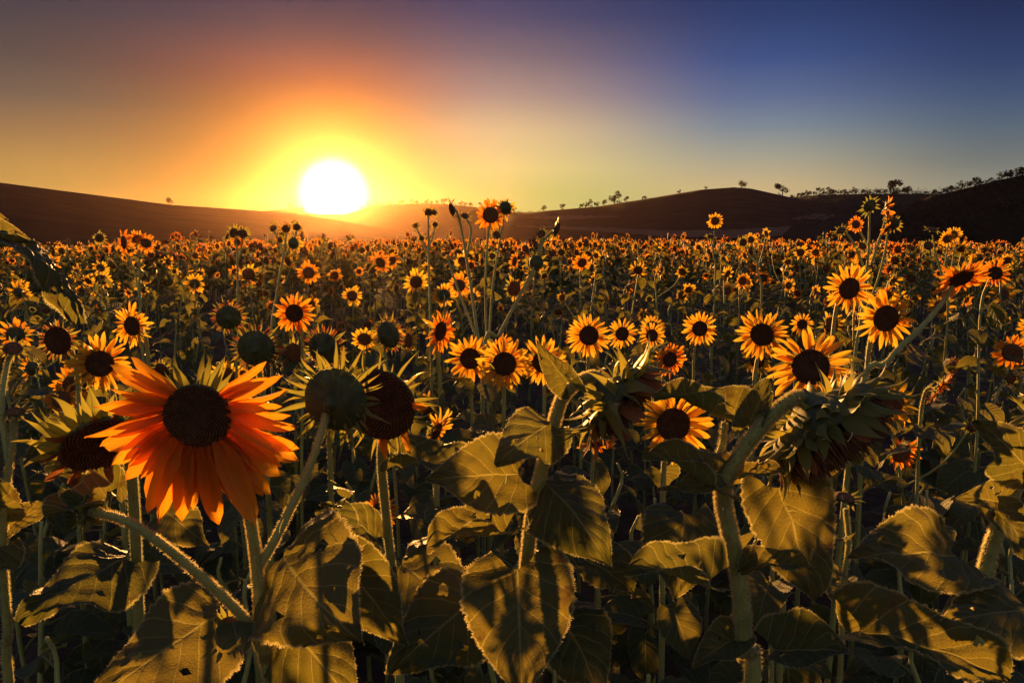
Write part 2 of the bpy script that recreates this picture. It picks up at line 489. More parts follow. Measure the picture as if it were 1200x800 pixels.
class LeafProto:
    def __init__(self, **kw):
        V, Fc, UV, self.tip = leaf_data(**kw)
        nu, nvv = kw['nu'], kw['nvv']
        hb = random.Random(kw['seed'] * 7 + 3); drop = set()
        for _ in range((0, 3, 2, 4, 3, 1)[kw['seed'] % 6]):
            j, i = hb.randrange(6, nvv - 8), hb.choice((2, 3, 4, 10, 11, 12, 13))
            drop |= {(j, i), (j + 1, i)} | ({(j, i + 1)} if hb.random() < .6 else set()) | ({(j + 2, i)} if hb.random() < .4 else set())
        Fc[:] = [f for k, f in enumerate(Fc) if k >= nu * nvv or (k // nu, k % nu) not in drop]
        mi = [0] * len(Fc); hr = random.Random(kw['seed'] + 5)
        for side in (0, nu):
            for j in range(nvv):
                a, b = V[j * (nu + 1) + side], V[(j + 1) * (nu + 1) + side]; inn = V[j * (nu + 1) + (1 if side == 0 else nu - 1)]
                out = (a - inn).normalized()
                for _ in range(9):
                    p = a.lerp(b, hr.random()); d = (out + Vector((hr.gauss(0, .5), hr.gauss(0, .5), hr.gauss(0, .6)))).normalized()
                    w = (b - a).normalized() * .0026; k = len(V)
                    V += [p - w, p + w, p + d * hr.uniform(.008, .022)]; UV += [(.5, .02)] * 3; Fc.append((k, k + 1, k + 2)); mi.append(1)
        self.me = mesh('leaf', V, Fc, ('leaf', 'hair'), UV, mat_idx=mi)


HERO_LEAVES = [LeafProto(nu=16, nvv=38, quilt=.016, fold=f, droop=d, wave=w, seed=s, curl=c) for s, (f, d, w, c) in enumerate([
    (0.20, 0.5, 0.07, 0.0), (0.45, 0.9, 0.09, 0.1), (-0.25, 0.8, 0.09, 0.0), (0.15, 1.2, 0.08, -0.3), (0.7, 0.6, 0.11, 0.2), (-0.5, 1.1, 0.08, -0.2)])]


def leaf_matrix(proto, B, T, N, width=1.0):
    ly = proto.tip.normalized(); lx = Vector((1, 0, 0)); lz = lx.cross(ly)
    Lm = Matrix((lx, ly, lz))                     # rows = local frame, i.e. world->frame
    ty = (T - B); s = ty.length / proto.tip.length; ty.normalize()
    tx = ty.cross(N)
    if tx.length < 1e-3: tx = ty.cross(Vector((0.3, 1, 0.2)))
    tx.normalize(); tz = tx.cross(ty)
    Tm = Matrix((tx, ty, tz)).transposed()
    Sx = Matrix.Diagonal((s * width, s, s))
    Rm = Tm @ Sx @ Lm
    return Matrix.Translation(B) @ Rm.to_4x4()


def petal_data(seed, n=7, across=4, width=0.26, bend=0.4, cup=0.2, twist=0.3):
    rr = random.Random(seed); V, Fc, UV = [], [], []
    y = z = 0.0; a = 0.0; ph = rr.uniform(0, 6)
    for j in range(n + 1):
        t = j / n
        w = width * 0.5 * min(1.0, 0.42 + 2.1 * t) * (max(0.0, 1 - t ** 4.2)) ** 0.68
        tw = twist * t * t
        for i in range(across + 1):
            u = i / across * 2 - 1
            h = cup * w * (u * u - 0.3) + 0.02 * math.sin(t * 6 + ph) * u + (0.012 if i % 2 else -0.006)
            x_, h_ = u * w * math.cos(tw) - h * math.sin(tw), u * w * math.sin(tw) + h * math.cos(tw)
            V.append(Vector((x_, y + h_ * math.sin(a), z + h_ * math.cos(a)))); UV.append((u * .5 + .5, t))
        a = bend * t + 0.12 * math.sin(t * 5 + ph)
        y += math.cos(a) / n; z -= math.sin(a) / n
    for j in range(n):
        for i in range(across):
            q = j * (across + 1) + i
            Fc.append((q, q + 1, q + across + 2, q + across + 1))
    return V, Fc, UV


def petal_set(mat, name='petal'):
    out = []
    for s in range(8):
        rr = random.Random(100 + s)
        V, Fc, UV = petal_data(s, width=rr.uniform(.23, .33), bend=rr.uniform(-0.5, 0.9), cup=rr.uniform(0.1, 0.6), twist=rr.uniform(-0.7, 0.7))
        out.append(mesh(name, V, Fc, mat, UV))
    return out


PETALS = {k: petal_set(k) for k in ('petal', 'petal_orange', 'petal_dry', 'petal_brown')}


def bract_data(seed, n=6):
    rr = random.Random(seed); V, Fc, UV = [], [], []
    bend = rr.uniform(-1.3, 0.9); y = z = 0.0; a = 0.0
    for j in range(n + 1):
        t = j / n
        w = 0.19 * (0.75 + 0.9 * t if t < 0.28 else 1.0 * (1 - (t - 0.28) / 0.72) ** 1.25)
        for i in range(3):
            u = i - 1
            V.append(Vector((u * w, y, z + abs(u) * w * 0.45 + 0.02 * math.sin(5 * t + seed)))); UV.append((u * .5 + .5, t))
        a = bend * t * t * 1.6
        y += math.cos(a) / n; z -= math.sin(a) / n
    for j in range(n):
        for i in range(2):
            q = j * 3 + i; Fc.append((q, q + 1, q + 4, q + 3))
    return V, Fc, UV


BRACTS = [mesh('bract', *[x if k < 2 else x for k, x in enumerate(bract_data(s)[:2])], 'bract', bract_data(s)[2]) for s in range(6)]


def lathe(V, Fc, prof, sides, wob=0.0, seed=0):
    rr = random.Random(seed); b = len(V)
    for r, z in prof:
        for k in range(sides):
            a = 2 * math.pi * k / sides
            q = r * (1 + wob * rr.uniform(-1, 1))
            V.append(Vector((q * math.cos(a), q * math.sin(a), z)))
    for i in range(len(prof) - 1):
        for k in range(sides):
            p, q = b + i * sides + k, b + i * sides + (k + 1) % sides
            Fc.append((p, q, q + sides, p + sides))
    Fc.append(tuple(b + k for k in reversed(range(sides))))
    Fc.append(tuple(b + (len(prof) - 1) * sides + k for k in range(sides)))


BACK = [(.13, -.66), (.16, -.54), (.30, -.44), (.62, -.33), (.88, -.20), (.98, -.06), (1.0, .03), (.93, .05)]
_V, _F = [], []; lathe(_V, _F, BACK, 28, 0.02, 1); HEAD_ME = mesh('head', _V, _F, 'receptacle')
_V, _F = [], []; lathe(_V, _F, BACK[::2] + [BACK[-1]], 12, 0.03, 2); HEAD_LOW = mesh('head', _V, _F, 'receptacle')


def dome(r): return 0.05 + 0.17 * (1 - r * r) - 0.14 * max(0, 0.55 - r)


def disc_hi(seed, mat=('disc', 'seed')):
    rr = random.Random(seed); V, Fc, mi = [], [], []
    lathe(V, Fc, [(.97 * q, dome(q)) for q in (1, .88, .74, .58, .42, .26, .1)], 30); mi += [0] * len(Fc)
    N = 430
    for k in range(N):
        q = math.sqrt((k + .5) / N) * 0.965; a = k * 2.39996
        c = Vector((q * math.cos(a), q * math.sin(a), dome(q) - 0.01))
        s = 0.026 + 0.016 * q; h = (0.05 + 0.055 * q * q) * rr.uniform(0.5, 1.3)
        ax = Vector((math.cos(a), math.sin(a), 0)); bx = Vector((-ax.y, ax.x, 0))
        b = len(V)
        V += [c + ax * s, c + bx * s, c - ax * s, c - bx * s, c + Vector((ax.x * .03, ax.y * .03, h))]
        Fc += [(b, b + 1, b + 4), (b + 1, b + 2, b + 4), (b + 2, b + 3, b + 4), (b + 3, b, b + 4)]; mi += [1] * 4
    return mesh('disc', V, Fc, mat, smooth=False, mat_idx=mi)


DISC_HI = disc_hi(1)
_V, _F = [], []; lathe(_V, _F, [(.97 * q, dome(q) + 0.02 * ((i * 7) % 3 - 1)) for i, q in enumerate((1, .85, .68, .5, .3, .1))], 14, 0.04, 5)
DISC_LOW = mesh('disc', _V, _F, ('seed',))


def ring_mesh(seed, mat, n=18, length=1.25, tilt=0.1, spread=0.35, jj=4, missing=0.0):
    rr = random.Random(seed); V, Fc, UV = [], [], []
    for k in range(n):
        if rr.random() < missing: continue
        v, f, uv = petal_data(seed * 50 + k, jj, 2, rr.uniform(.30, .40), rr.uniform(-.3, .8), rr.uniform(.1, .6), rr.uniform(-.6, .6))
        L = length * rr.uniform(.75, 1.15)
        m = Matrix.Rotation(2 * math.pi * (k + rr.uniform(-.3, .3)) / n, 4, 'Z') @ Matrix.Translation((0, .90, 0.0)) @ Matrix.Rotation(tilt + rr.gauss(0, spread), 4, 'X') @ Matrix.Scale(L, 4)
        b = len(V); V += [m @ p for p in v]; Fc += [tuple(i + b for i in q) for q in f]; UV += uv
    return mesh('ray_petals', V, Fc, mat, UV)


RINGS = [ring_mesh(3, 'petal', 19, 1.2, .15, .3), ring_mesh(4, 'petal', 17, 1.3, -.2, .4), ring_mesh(5, 'petal_orange', 18, 1.15, .5, .35),
         ring_mesh(6, 'petal', 16, 1.0, .7, .4, missing=.35), ring_mesh(7, 'petal_orange', 20, 1.25, 0.0, .25), ring_mesh(8, 'petal_dry', 15, .8, .9, .5, missing=.3)]


def bract_ring(seed, n=15, length=.75):
    rr = random.Random(seed); V, Fc = [], []
    for k in range(n):
        v, f, _ = bract_data(seed * 31 + k, 4)
        m = Matrix.Rotation(2 * math.pi * (k + rr.uniform(-.3, .3)) / n, 4, 'Z') @ Matrix.Translation((0, .86, -.22)) @ Matrix.Rotation(rr.uniform(-.9, .5), 4, 'X') @ Matrix.Scale(length * rr.uniform(.7, 1.4), 4)
        b = len(V); V += [m @ p for p in v]; Fc += [tuple(i + b for i in q) for q in f]
    return mesh('bracts', V, Fc, 'bract')


BRACT_RINGS = [bract_ring(s) for s in range(3)]


def head_frame(C, Fv, r, roll=0.0):
    z = Fv.normalized()
    up = Vector((0, 0, 1))
    x = up.cross(z)
    if x.length < 0.05: x = Vector((1, 0, 0))
    x.normalize(); y = z.cross(x)
    m = Matrix((x, y, z)).transposed().to_4x4()
    return Matrix.Translation(C) @ m @ Matrix.Rotation(roll, 4, 'Z') @ Matrix.Scale(r, 4)


def full_head(plant, base, C, Fv, r, petals=24, plen=1.25, mat='petal', tilt=0.15, spread=0.22, bracts=18, blen=0.85, gaps=(), seed=0, droop=0.0, disc=True, btilt=(-0.9, 0.05), pwid=1.0, sag=0.0, domez=1.0, rows=None, bwid=1.0):
    """a head whose petals and bracts are all parts; gaps = [(from, to)] degrees without petals (0 = right, 90 = up, seen from the front)"""
    rr = random.Random(seed + 900)
    h = link('head', HEAD_ME, plant, head_frame(C - base, Fv, r))
    if disc: link('disc', DISC_HI, h, Matrix.Diagonal((1, 1, domez, 1)))
    for ring in (0, 1):
        n = petals if ring == 0 else petals // 2
        for k in range(n):
            a = 360.0 * (k + rr.uniform(-.3, .3)) / n + ring * 7
            am = a % 360
            if any(g0 <= am <= g1 or g0 <= am - 360 <= g1 for g0, g1 in gaps): continue
            hang = droop * math.sin(R(a))                    # + at the top: falls forward; - below: hangs
            tl = tilt + rr.gauss(0, spread) + hang + (0.25 if ring else 0)
            L = plen * rr.uniform(.80, 1.12) * (0.85 if ring else 1)
            if sag > 10: L *= rr.uniform(.88, 1.05)
            if sag > 10: L *= 1.0 - .30 * max(0.0, math.sin(R(a))) + .30 * max(0.0, -math.sin(R(a)))
            m = (Matrix.Rotation(R(a - 90), 4, 'Z') @ Matrix.Translation((0, .93 - ring * .03, 0.01 + .03 * ring)) @ Matrix.Rotation(R(-sag * math.cos(R(a))), 4, 'Z') @ Matrix.Rotation(tl, 4, 'X')
                 @ Matrix.Rotation(rr.gauss(0, .25), 4, 'Y') @ Matrix.Diagonal((L * rr.uniform(.85, 1.15) * pwid, L, L, 1)))
            link('petal', rr.choice(PETALS[mat]), h, m)
    # rows of bracts overlapping over the back, the outer row standing off the rim
    for row, (q, z, share, tl0, tl1, sc) in enumerate(rows or ((.95, -.08, 1.0, btilt[0], btilt[1], 1.0), (.80, -.24, .8, btilt[0] * .7, .35, .95), (.58, -.33, .6, -1.25, -.25, .85), (.34, -.40, .4, -1.1, -.3, .7))):
        if row > 1 and bracts < 16: break
        nb = max(5, int(bracts * share * .8))
        for k in range(nb):
            a = 2 * math.pi * (k + rr.uniform(-.4, .4) + .5 * row) / nb
            Lb = blen * sc * rr.uniform(.65, 1.35)
            m = (Matrix.Rotation(a, 4, 'Z') @ Matrix.Translation((0, q, z)) @ Matrix.Rotation(rr.uniform(tl0, tl1), 4, 'X')
                 @ Matrix.Rotation(rr.gauss(0, .3), 4, 'Y') @ Matrix.Diagonal((Lb * bwid * rr.uniform(.65, 1.0), Lb, Lb, 1)))
            link('bract', rr.choice(BRACTS), h, m)
    return h


def small_head(plant, base, C, Fv, r, ring=None, seed=0, near=False, bud=False):
    rr = random.Random(seed + 77)
    h = link('head', HEAD_LOW, plant, head_frame(C - base, Fv, r, rr.uniform(0, 6.28)))
    link('disc', DISC_LOW, h, Matrix.Identity(4))
    if ring is not None:
        link('ray_petals', RINGS[ring], h, Matrix.Rotation(rr.uniform(0, 6.28), 4, 'Z'), 'stuff')
    link('bracts', rr.choice(BRACT_RINGS), h, Matrix.Scale(1.25 if bud else 1.0, 4) @ Matrix.Rotation(rr.uniform(0, 6.28), 4, 'Z'), 'stuff')
    return h


# ------------------------------------------------------------------ ground, hills, far trees


def ground_z(x, y):
    r2 = x * x + y * y
    r = math.sqrt(r2)
    if r < 45: return -0.65 * r2 / 1225.0
    return -1.0745 - (r - 45) * 0.0367 * math.exp(-(r - 45) / 60.0)


def ground():
    V, Fc = [], []
    rs = [0] + [0.5 * 1.16 ** k for k in range(54)]
    na = 96
    for i, r in enumerate(rs):
        for k in range(na):
            a = 2 * math.pi * k / na
            x, y = r * math.sin(a), r * math.cos(a)
            V.append((x, y, ground_z(x, y) + (0.02 * math.sin(x * 5) * math.sin(y * 4.3) if 0 < r < 40 else 0)))
    for i in range(len(rs) - 1):
        for k in range(na):
            a, b = i * na + k, i * na + (k + 1) % na
            Fc.append((a, b, b + na, a + na))
    o = link('ground', mesh('ground', V, Fc, 'soil')); o['kind'] = 'structure'


ground()


def az_el(px, py):
    d = ray(px, py).normalized()
    return math.atan2(d.x, d.y), math.asin(d.z)


class Hill:
    def __init__(self, name, table, dist, r0, mat, rough=0.0, power=1.0, seed=0):
        self.r0, self.dist, self.power = r0, dist, power
        A = [az_el(x, y) for x, y in table]
        self.az = [a for a, _ in A]; self.h = [CAM_Z + math.tan(e) * dist for _, e in A]
        self.rough, self.seed = rough, seed
        n = 220
        a0, a1 = self.az[0], self.az[-1]
        V, Fc = [], []
        fr = [k / 26 for k in range(27)] + [1.06, 1.14, 1.25, 1.4, 1.6]
        for f in fr:
            for k in range(n + 1):
                a = a0 + (a1 - a0) * k / n
                r = self.r0 + (self.dist - self.r0) * f
                V.append((r * math.sin(a), r * math.cos(a), self.z(a, r)))
        for i in range(len(fr) - 1):
            for k in range(n):
                q = i * (n + 1) + k
                Fc.append((q, q + 1, q + n + 2, q + n + 1))
        o = link(name, mesh(name, V, Fc, mat)); o['kind'] = 'structure'

    def z(self, a, r):
        f = (r - self.r0) / (self.dist - self.r0)
        H = float(np.interp(a, self.az, self.h))
        zb = -4.0
        wob = self.rough * (math.sin(a * 60 + r * .05 + self.seed) + .6 * math.sin(a * 131 - r * .11)) * max(0, math.sin(math.pi * min(f, 1)))
        if f <= 1: return zb + (H - zb) * (f ** .92) + wob
        return H - (H - zb) * min(1.0, ((f - 1) / 0.6) ** 2)

    def top(self, px):
        a = az_el(px, 240)[0]
        return Vector((self.dist * math.sin(a), self.dist * math.cos(a), self.z(a, self.dist)))

    def at(self, px, py):
        """point of this slope seen at (px, py)"""
        a, e = az_el(px, py); lo, hi = self.r0, self.dist
        for _ in range(40):
            m = (lo + hi) / 2
            if math.atan2(self.z(a, m) - CAM_Z, m) < e: lo = m
            else: hi = m
        return Vector((lo * math.sin(a), lo * math.cos(a), self.z(a, lo)))


HM = Hill('hill_ridge', [(-700, 238), (100, 250), (250, 250), (310, 247), (343, 244), (352, 249), (376, 251), (405, 251), (424, 245), (438, 240), (470, 239), (520, 239), (560, 243), (600, 249), (640, 249), (700, 247), (800, 250), (1900, 250)], 300, 215, 'hill_green', 0.1, 1, 1)  # notch below the sun: its glare over the ridge put into the outline
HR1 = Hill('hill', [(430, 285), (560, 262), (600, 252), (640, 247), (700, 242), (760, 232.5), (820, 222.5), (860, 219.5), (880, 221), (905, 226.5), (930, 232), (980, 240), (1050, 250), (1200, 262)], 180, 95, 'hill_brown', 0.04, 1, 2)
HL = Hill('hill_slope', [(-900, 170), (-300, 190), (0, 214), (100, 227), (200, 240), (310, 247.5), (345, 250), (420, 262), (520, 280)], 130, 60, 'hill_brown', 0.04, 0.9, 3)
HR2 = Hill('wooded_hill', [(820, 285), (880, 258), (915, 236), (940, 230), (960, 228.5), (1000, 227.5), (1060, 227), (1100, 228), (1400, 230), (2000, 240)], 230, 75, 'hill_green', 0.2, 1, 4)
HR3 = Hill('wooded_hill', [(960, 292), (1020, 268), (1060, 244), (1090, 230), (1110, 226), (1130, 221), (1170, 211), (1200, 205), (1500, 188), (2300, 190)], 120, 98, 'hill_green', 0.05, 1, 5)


def field_patch(name, hill, top, bot, mat='stubble', n=24):
    V, Fc = [], []
    for k in range(n + 1):
        x = top[0][0] + (top[-1][0] - top[0][0]) * k / n
        yt = float(np.interp(x, [p[0] for p in top], [p[1] for p in top])); yb = float(np.interp(x, [p[0] for p in bot], [p[1] for p in bot]))
        jt, jb = (.5 * math.sin(k * 1.7) + .4 * math.sin(k * 4.1)) * .8, (.5 * math.sin(k * 2.3) + .4 * math.sin(k * 5.3)) * .8
        yt += jt; yb += jb
        for f in (0, .33, .66, 1):
            p = hill.at(x, yb + (yt - yb) * f); p.z += 0.12; V.append(p)
    for k in range(n):
        for j in range(3):
            q = k * 4 + j; Fc.append((q, q + 4, q + 5, q + 1))
    o = link(name, mesh(name, V, Fc, mat)); o['kind'] = 'structure'


field_patch('stubble_field', HR1, [(605, 265), (700, 267), (780, 271), (860, 270), (920, 266), (960, 262), (984, 259.5)], [(605, 266), (700, 272), (780, 278), (860, 280), (920, 277), (960, 271), (984, 261)], n=70)
field_patch('stubble_field', HR1, [(928, 257), (945, 252), (965, 251), (982, 253)], [(928, 257.5), (945, 261), (965, 259), (982, 254)], n=20)
field_patch('stubble_field', HR1, [(618, 255), (660, 253), (724, 254)], [(618, 256), (660, 258.5), (724, 255)], n=30)


def crown_mesh(seed, n=170, tall=1.0, clumps=7):
    rr = random.Random(seed); V, Fc = [], []
    cs = [(Vector((rr.uniform(-.42, .42), rr.uniform(-.42, .42), rr.uniform(.02, .82) * tall)), rr.uniform(.16, .3)) for _ in range(clumps)]
    for _ in range(n):
        c, q = rr.choice(cs)
        d = Vector((rr.gauss(0, 1), rr.gauss(0, 1), rr.gauss(0, 1))).normalized() * q * rr.uniform(.4, 1.05)
        p = c + d; s = rr.uniform(.028, .065)
        a = Vector((rr.gauss(0, 1), rr.gauss(0, 1), rr.gauss(0, 1))).normalized(); b = a.orthogonal().normalized()
        k = len(V); V += [p + a * s, p + b * s, p - a * s, p - b * s]; Fc.append((k, k + 1, k + 2, k + 3))
    return V, Fc


CROWNS = [mesh('crown', *crown_mesh(s, 460, rr_, c), 'tree_leaf', smooth=False) for s, (rr_, c) in enumerate([(1, 8), (1.15, 7), (.8, 9), (1, 6), (.9, 11)])]


def trunk_mesh():
    V, Fc = [], []
    tube(V, Fc, [Vector((0, 0, -.1)), Vector((.02, 0, .2)), Vector((0, .02, .5)), Vector((.03, 0, .75))], .045, .015, 5)
    for s in (-1, 1): tube(V, Fc, [Vector((0, 0, .3)), Vector((.12 * s, .03, .48)), Vector((.22 * s, .05, .62))], .022, .008, 4)
    return mesh('trunk', V, Fc, 'bark')


TRUNK = trunk_mesh()
_tk = [0]


def tree(p, height, label, group=None, v=None):
    t = thing('tree', label, 'tree', p, group)
    k = _tk[0] = _tk[0] + 1
    rr = random.Random(k)
    m = Matrix.Rotation(rr.uniform(0, 6.28), 4, 'Z') @ Matrix.Diagonal((height * rr.uniform(.8, 1.25), height * rr.uniform(.8, 1.2), height, 1))
    link('trunk', TRUNK, t, m); link('crown', CROWNS[(k if v is None else v) % len(CROWNS)], t, m)


def hp(hill, px): return px * hill.dist / F_PX


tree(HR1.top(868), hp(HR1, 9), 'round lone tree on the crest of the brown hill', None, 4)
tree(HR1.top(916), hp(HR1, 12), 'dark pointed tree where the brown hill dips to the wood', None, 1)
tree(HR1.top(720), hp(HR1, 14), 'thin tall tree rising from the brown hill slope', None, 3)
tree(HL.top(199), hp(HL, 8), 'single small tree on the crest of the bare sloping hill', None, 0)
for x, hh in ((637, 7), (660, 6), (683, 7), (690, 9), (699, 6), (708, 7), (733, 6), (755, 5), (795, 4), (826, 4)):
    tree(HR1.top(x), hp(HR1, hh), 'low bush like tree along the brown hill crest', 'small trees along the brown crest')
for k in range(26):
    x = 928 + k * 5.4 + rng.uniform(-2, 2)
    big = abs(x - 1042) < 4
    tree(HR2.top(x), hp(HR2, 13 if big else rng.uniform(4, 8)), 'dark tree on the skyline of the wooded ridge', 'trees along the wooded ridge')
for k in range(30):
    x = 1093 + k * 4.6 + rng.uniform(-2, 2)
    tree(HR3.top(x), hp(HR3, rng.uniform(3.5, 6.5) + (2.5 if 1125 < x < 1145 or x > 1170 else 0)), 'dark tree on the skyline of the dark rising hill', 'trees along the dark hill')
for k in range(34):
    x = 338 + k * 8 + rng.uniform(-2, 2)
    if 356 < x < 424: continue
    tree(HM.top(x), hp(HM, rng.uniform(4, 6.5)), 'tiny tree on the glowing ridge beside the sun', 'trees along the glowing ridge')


def woodland():
    rr = random.Random(3); V, Fc = [], []
    protos = [crown_mesh(50 + s, 60, 1, 6) for s in range(4)]
    for hill, x0, x1, n in ((HR2, 905, 1100, 260), (HR3, 1030, 1300, 560), (HM, 425, 650, 150), (HR1, 860, 1000, 60)):
        for _ in range(n):
            x = rr.uniform(x0, x1); f = rr.random() ** .6
            a = az_el(x, 240)[0]; r = hill.r0 + (hill.dist - hill.r0) * (.30 + .695 * f if hill in (HR2, HR3) else .40 + .5 * f if hill is HR1 else .90 + .09 * f)
            p = Vector((r * math.sin(a), r * math.cos(a), hill.z(a, r) - .4)); h = rr.uniform(.7, 1.7) * (1.6 if hill is HR2 else 1)
            v, f_ = rr.choice(protos); b = len(V)
            V += [p + Vector((q.x * h * 1.5, q.y * h * 1.5, q.z * h)) for q in v]; Fc += [tuple(i + b for i in q) for q in f_]
    o = link('woodland', mesh('woodland', V, Fc, 'tree_leaf', smooth=False)); o['kind'] = 'stuff'
    o['label'] = 'dense dark wood covering the slopes of the hills'; o['category'] = 'wood'


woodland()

# ------------------------------------------------------------------ leaves of ordinary plants (leaf with its stalk)
MID_LEAF = []
for s, (f, d0, d, w) in enumerate([(.25, .0, .7, .05), (.4, .25, .9, .06), (.15, .5, .8, .05), (-.2, .3, 1.1, .07), (.55, -.2, .9, .06), (.2, .8, .7, .04)]):
    MID_LEAF.append(mesh('leaf', *leaf_data(6, 9, .82, f, d, w, 40 + s, petiole=.45, droop0=d0)[:2], 'leaf', leaf_data(6, 9, .82, f, d, w, 40 + s, petiole=.45, droop0=d0)[2]))
NEAR_LEAF = []
for s, (f, d0, d, w) in enumerate([(.25, .1, .7, .05), (.4, .3, .9, .06), (.15, .6, .8, .05), (-.2, .3, 1.1, .07), (.6, -.1, .9, .07), (.2, .9, .6, .05)]):
    dd = leaf_data(12, 18, .84, f, d, w, 60 + s, petiole=.42, droop0=d0)
    NEAR_LEAF.append(mesh('leaf', dd[0], dd[1], 'leaf', dd[2]))


def auto_leaves(plant, base, pts, z0, z1, n, size, rr, protos):
    a = rr.uniform(0, 6.28)
    for k in range(n):
        f = (k + rr.uniform(.2, .8)) / n
        z = z0 + (z1 - z0) * f
        p = min(pts, key=lambda q: abs(q.z - z))
        a += 2.4 + rr.uniform(-.5, .5)
        s = size * rr.uniform(.7, 1.2) * (1.15 - .45 * f)
        m = Matrix.Translation(p - base) @ Matrix.Rotation(a, 4, 'Z') @ Matrix.Rotation(rr.gauss(0, .2), 4, 'X') @ Matrix.Rotation(rr.gauss(0, .25), 4, 'Y') @ Matrix.Diagonal((s * rr.uniform(.85, 1.15), s, s, 1))
        link('leaf', rr.choice(protos), plant, m)


# ------------------------------------------------------------------ plants built one by one


def gbase(p): return Vector((p.x, p.y, ground_z(p.x, p.y)))


def stems_obj(plant, base, paths, fuzz=0, sides=9, seed=0, flen=0.005):
    """paths = [(points, r0, r1)] in world space -> one stem mesh, plus its down"""
    V, Fc, ps = [], [], []
    for pts, r0, r1 in paths:
        sp = [p - base for p in spline(pts, 5)]
        tube(V, Fc, sp, r0, r1, sides, 0.06); ps.append((sp, r0, r1))
    st = link('stem', mesh('stem', V, Fc, 'stem'), plant)
    if fuzz:
        hv, hf = hairs(ps, fuzz, flen, seed)
        link('down_hairs', mesh('down_hairs', hv, hf, 'hair', smooth=False), st, None, 'stuff')
    return st


def hero_leaf(plant, base, proto, B, T, N, width=1.0, stalk=None, label=None, r=0.003):
    p = HERO_LEAVES[proto]
    o = link('leaf', p.me, plant, leaf_matrix(p, B - base, T - base, N, width))
    if label: o['label'] = label
    if stalk is not None:
        V, Fc = [], []
        mid = stalk.lerp(B, .55) + Vector((0, 0, .12 * (B - stalk).length))
        tube(V, Fc, spline([stalk - base, mid - base, B - base + (T - B) * .04], 5), r * 1.25, r * .85, 6)
        pt = link('petiole', mesh('petiole', V, Fc, 'stem'), o)
        pt.matrix_parent_inverse = o.matrix_local.inverted()
    return o


def att(C_, Fv, r): return [C_ - Fv * r * .56]


def L(*a): return [W(*p) for p in a]


def to_ground(p, dx=0.0, dy=0.0):
    q = p + Vector((dx, dy, 0)); return Vector((q.x, q.y, ground_z(q.x, q.y) - .03))


# --- plant A: the big orange head with two more branches
sA = L((318, 840, 1.10), (311, 770, 1.08), (304, 700, 1.06), (299, 645, 1.05), (289, 590, 1.045), (272, 545, 1.05), (245, 505, 1.055))
baseA = to_ground(sA[0], .02, .03)
A = thing('sunflower', 'sunflower with big orange head and long hanging petals, dark brown disc', 'sunflower', baseA)
b2 = L((302, 665, 1.055), (318, 640, 1.055), (338, 600, 1.065), (358, 558, 1.08), (375, 512, 1.10), (383, 480, 1.12))
b3 = L((308, 762, 1.075), (288, 726, 1.035), (250, 688, 1.0), (200, 645, .97), (150, 611, .95), (105, 598, .95))
stems_obj(A, baseA, [([baseA] + sA + att(W(232, 487, 1.0), nv(.10, 1, -.12), .047), .0085, .0062), (b2 + att(W(393, 468, 1.13), nv(.12, -1, .05), .052), .0065, .005), (b3, .0075, .005)], 3200, 9, 1, .0055)
full_head(A, baseA, W(232, 487, 1.0), nv(.10, 1, -.12), .046, 46, 2.3, 'petal_orange', -.06, .17, 22, 1.1, gaps=((46, 126),), seed=5, droop=.22, btilt=(-.6, .0), pwid=.74, sag=22, bwid=.6)
full_head(A, baseA, W(393, 468, 1.13), nv(.12, -1, .05), .050, 0, 1, 'petal', 0, .2, 32, .95, seed=2, bwid=.45, rows=((.97, -.03, 1.0, -.5, .9, 1.0), (.93, -.1, .7, -1.0, .3, .8), (.74, -.25, .5, -.9, .2, .6), (.45, -.36, .3, -.6, .2, .5)))
small_head(A, baseA, W(268, 737, 1.02), nv(.2, .7, .6), .017, None, 3, True, True)
small_head(A, baseA, W(96, 598, .95), nv(-.9, .3, .1), .018, None, 4, True, True)
hero_leaf(A, baseA, 2, W(255, 722, 1.02), W(112, 825, .93), nv(-.1, .8, .65), 1.05, W(303, 758, 1.07))
hero_leaf(A, baseA, 3, W(330, 652, 1.08), W(425, 752, .98), nv(.1, .9, .4), 1.15, W(304, 690, 1.06))
hero_leaf(A, baseA, 0, W(408, 662, 1.14), W(478, 756, 1.08), nv(.1, .9, .3), .8, W(304, 690, 1.06))
hero_leaf(A, baseA, 2, W(395, 600, 1.16), W(400, 655, 1.12), nv(-.2, .9, .2), .95, W(310, 652, 1.06))
hero_leaf(A, baseA, 4, W(120, 590, .96), W(55, 612, .98), nv(-.2, .5, .9), .6)
hero_leaf(A, baseA, 1, W(115, 600, .96), W(70, 570, .95), nv(-.3, .7, .5), .5)
hero_leaf(A, baseA, 5, W(330, 720, 1.1), W(420, 830, 1.05), nv(.2, .8, .5), .9, W(311, 770, 1.08))

# --- head seen from behind beside plant A
sA2 = L((470, 830, 1.4), (462, 700, 1.38), (452, 600, 1.34), (447, 530, 1.30), (446, 495, 1.27))
bA2 = to_ground(sA2[0])
A2 = thing('sunflower', 'dim round sunflower disc with thin spiky bracts beside the big orange head', 'sunflower', bA2)
stems_obj(A2, bA2, [([bA2] + sA2[:-1] + att(W(446, 474, 1.25), nv(-.25, 1, -.12), .064), .009, .007)], 1500, 8, 5)
full_head(A2, bA2, W(446, 474, 1.25), nv(-.25, 1, -.12), .064, 9, .7, 'petal_orange', .3, .3, 24, .8, seed=8, bwid=.36, gaps=((20, 240),), rows=((.97, -.03, 1.0, -.5, .9, 1.0), (.93, -.1, .6, -.8, .3, .8)))
hero_leaf(A2, bA2, 1, W(470, 545, 1.3), W(565, 560, 1.25), nv(.1, .3, 1), .7, W(450, 580, 1.33))
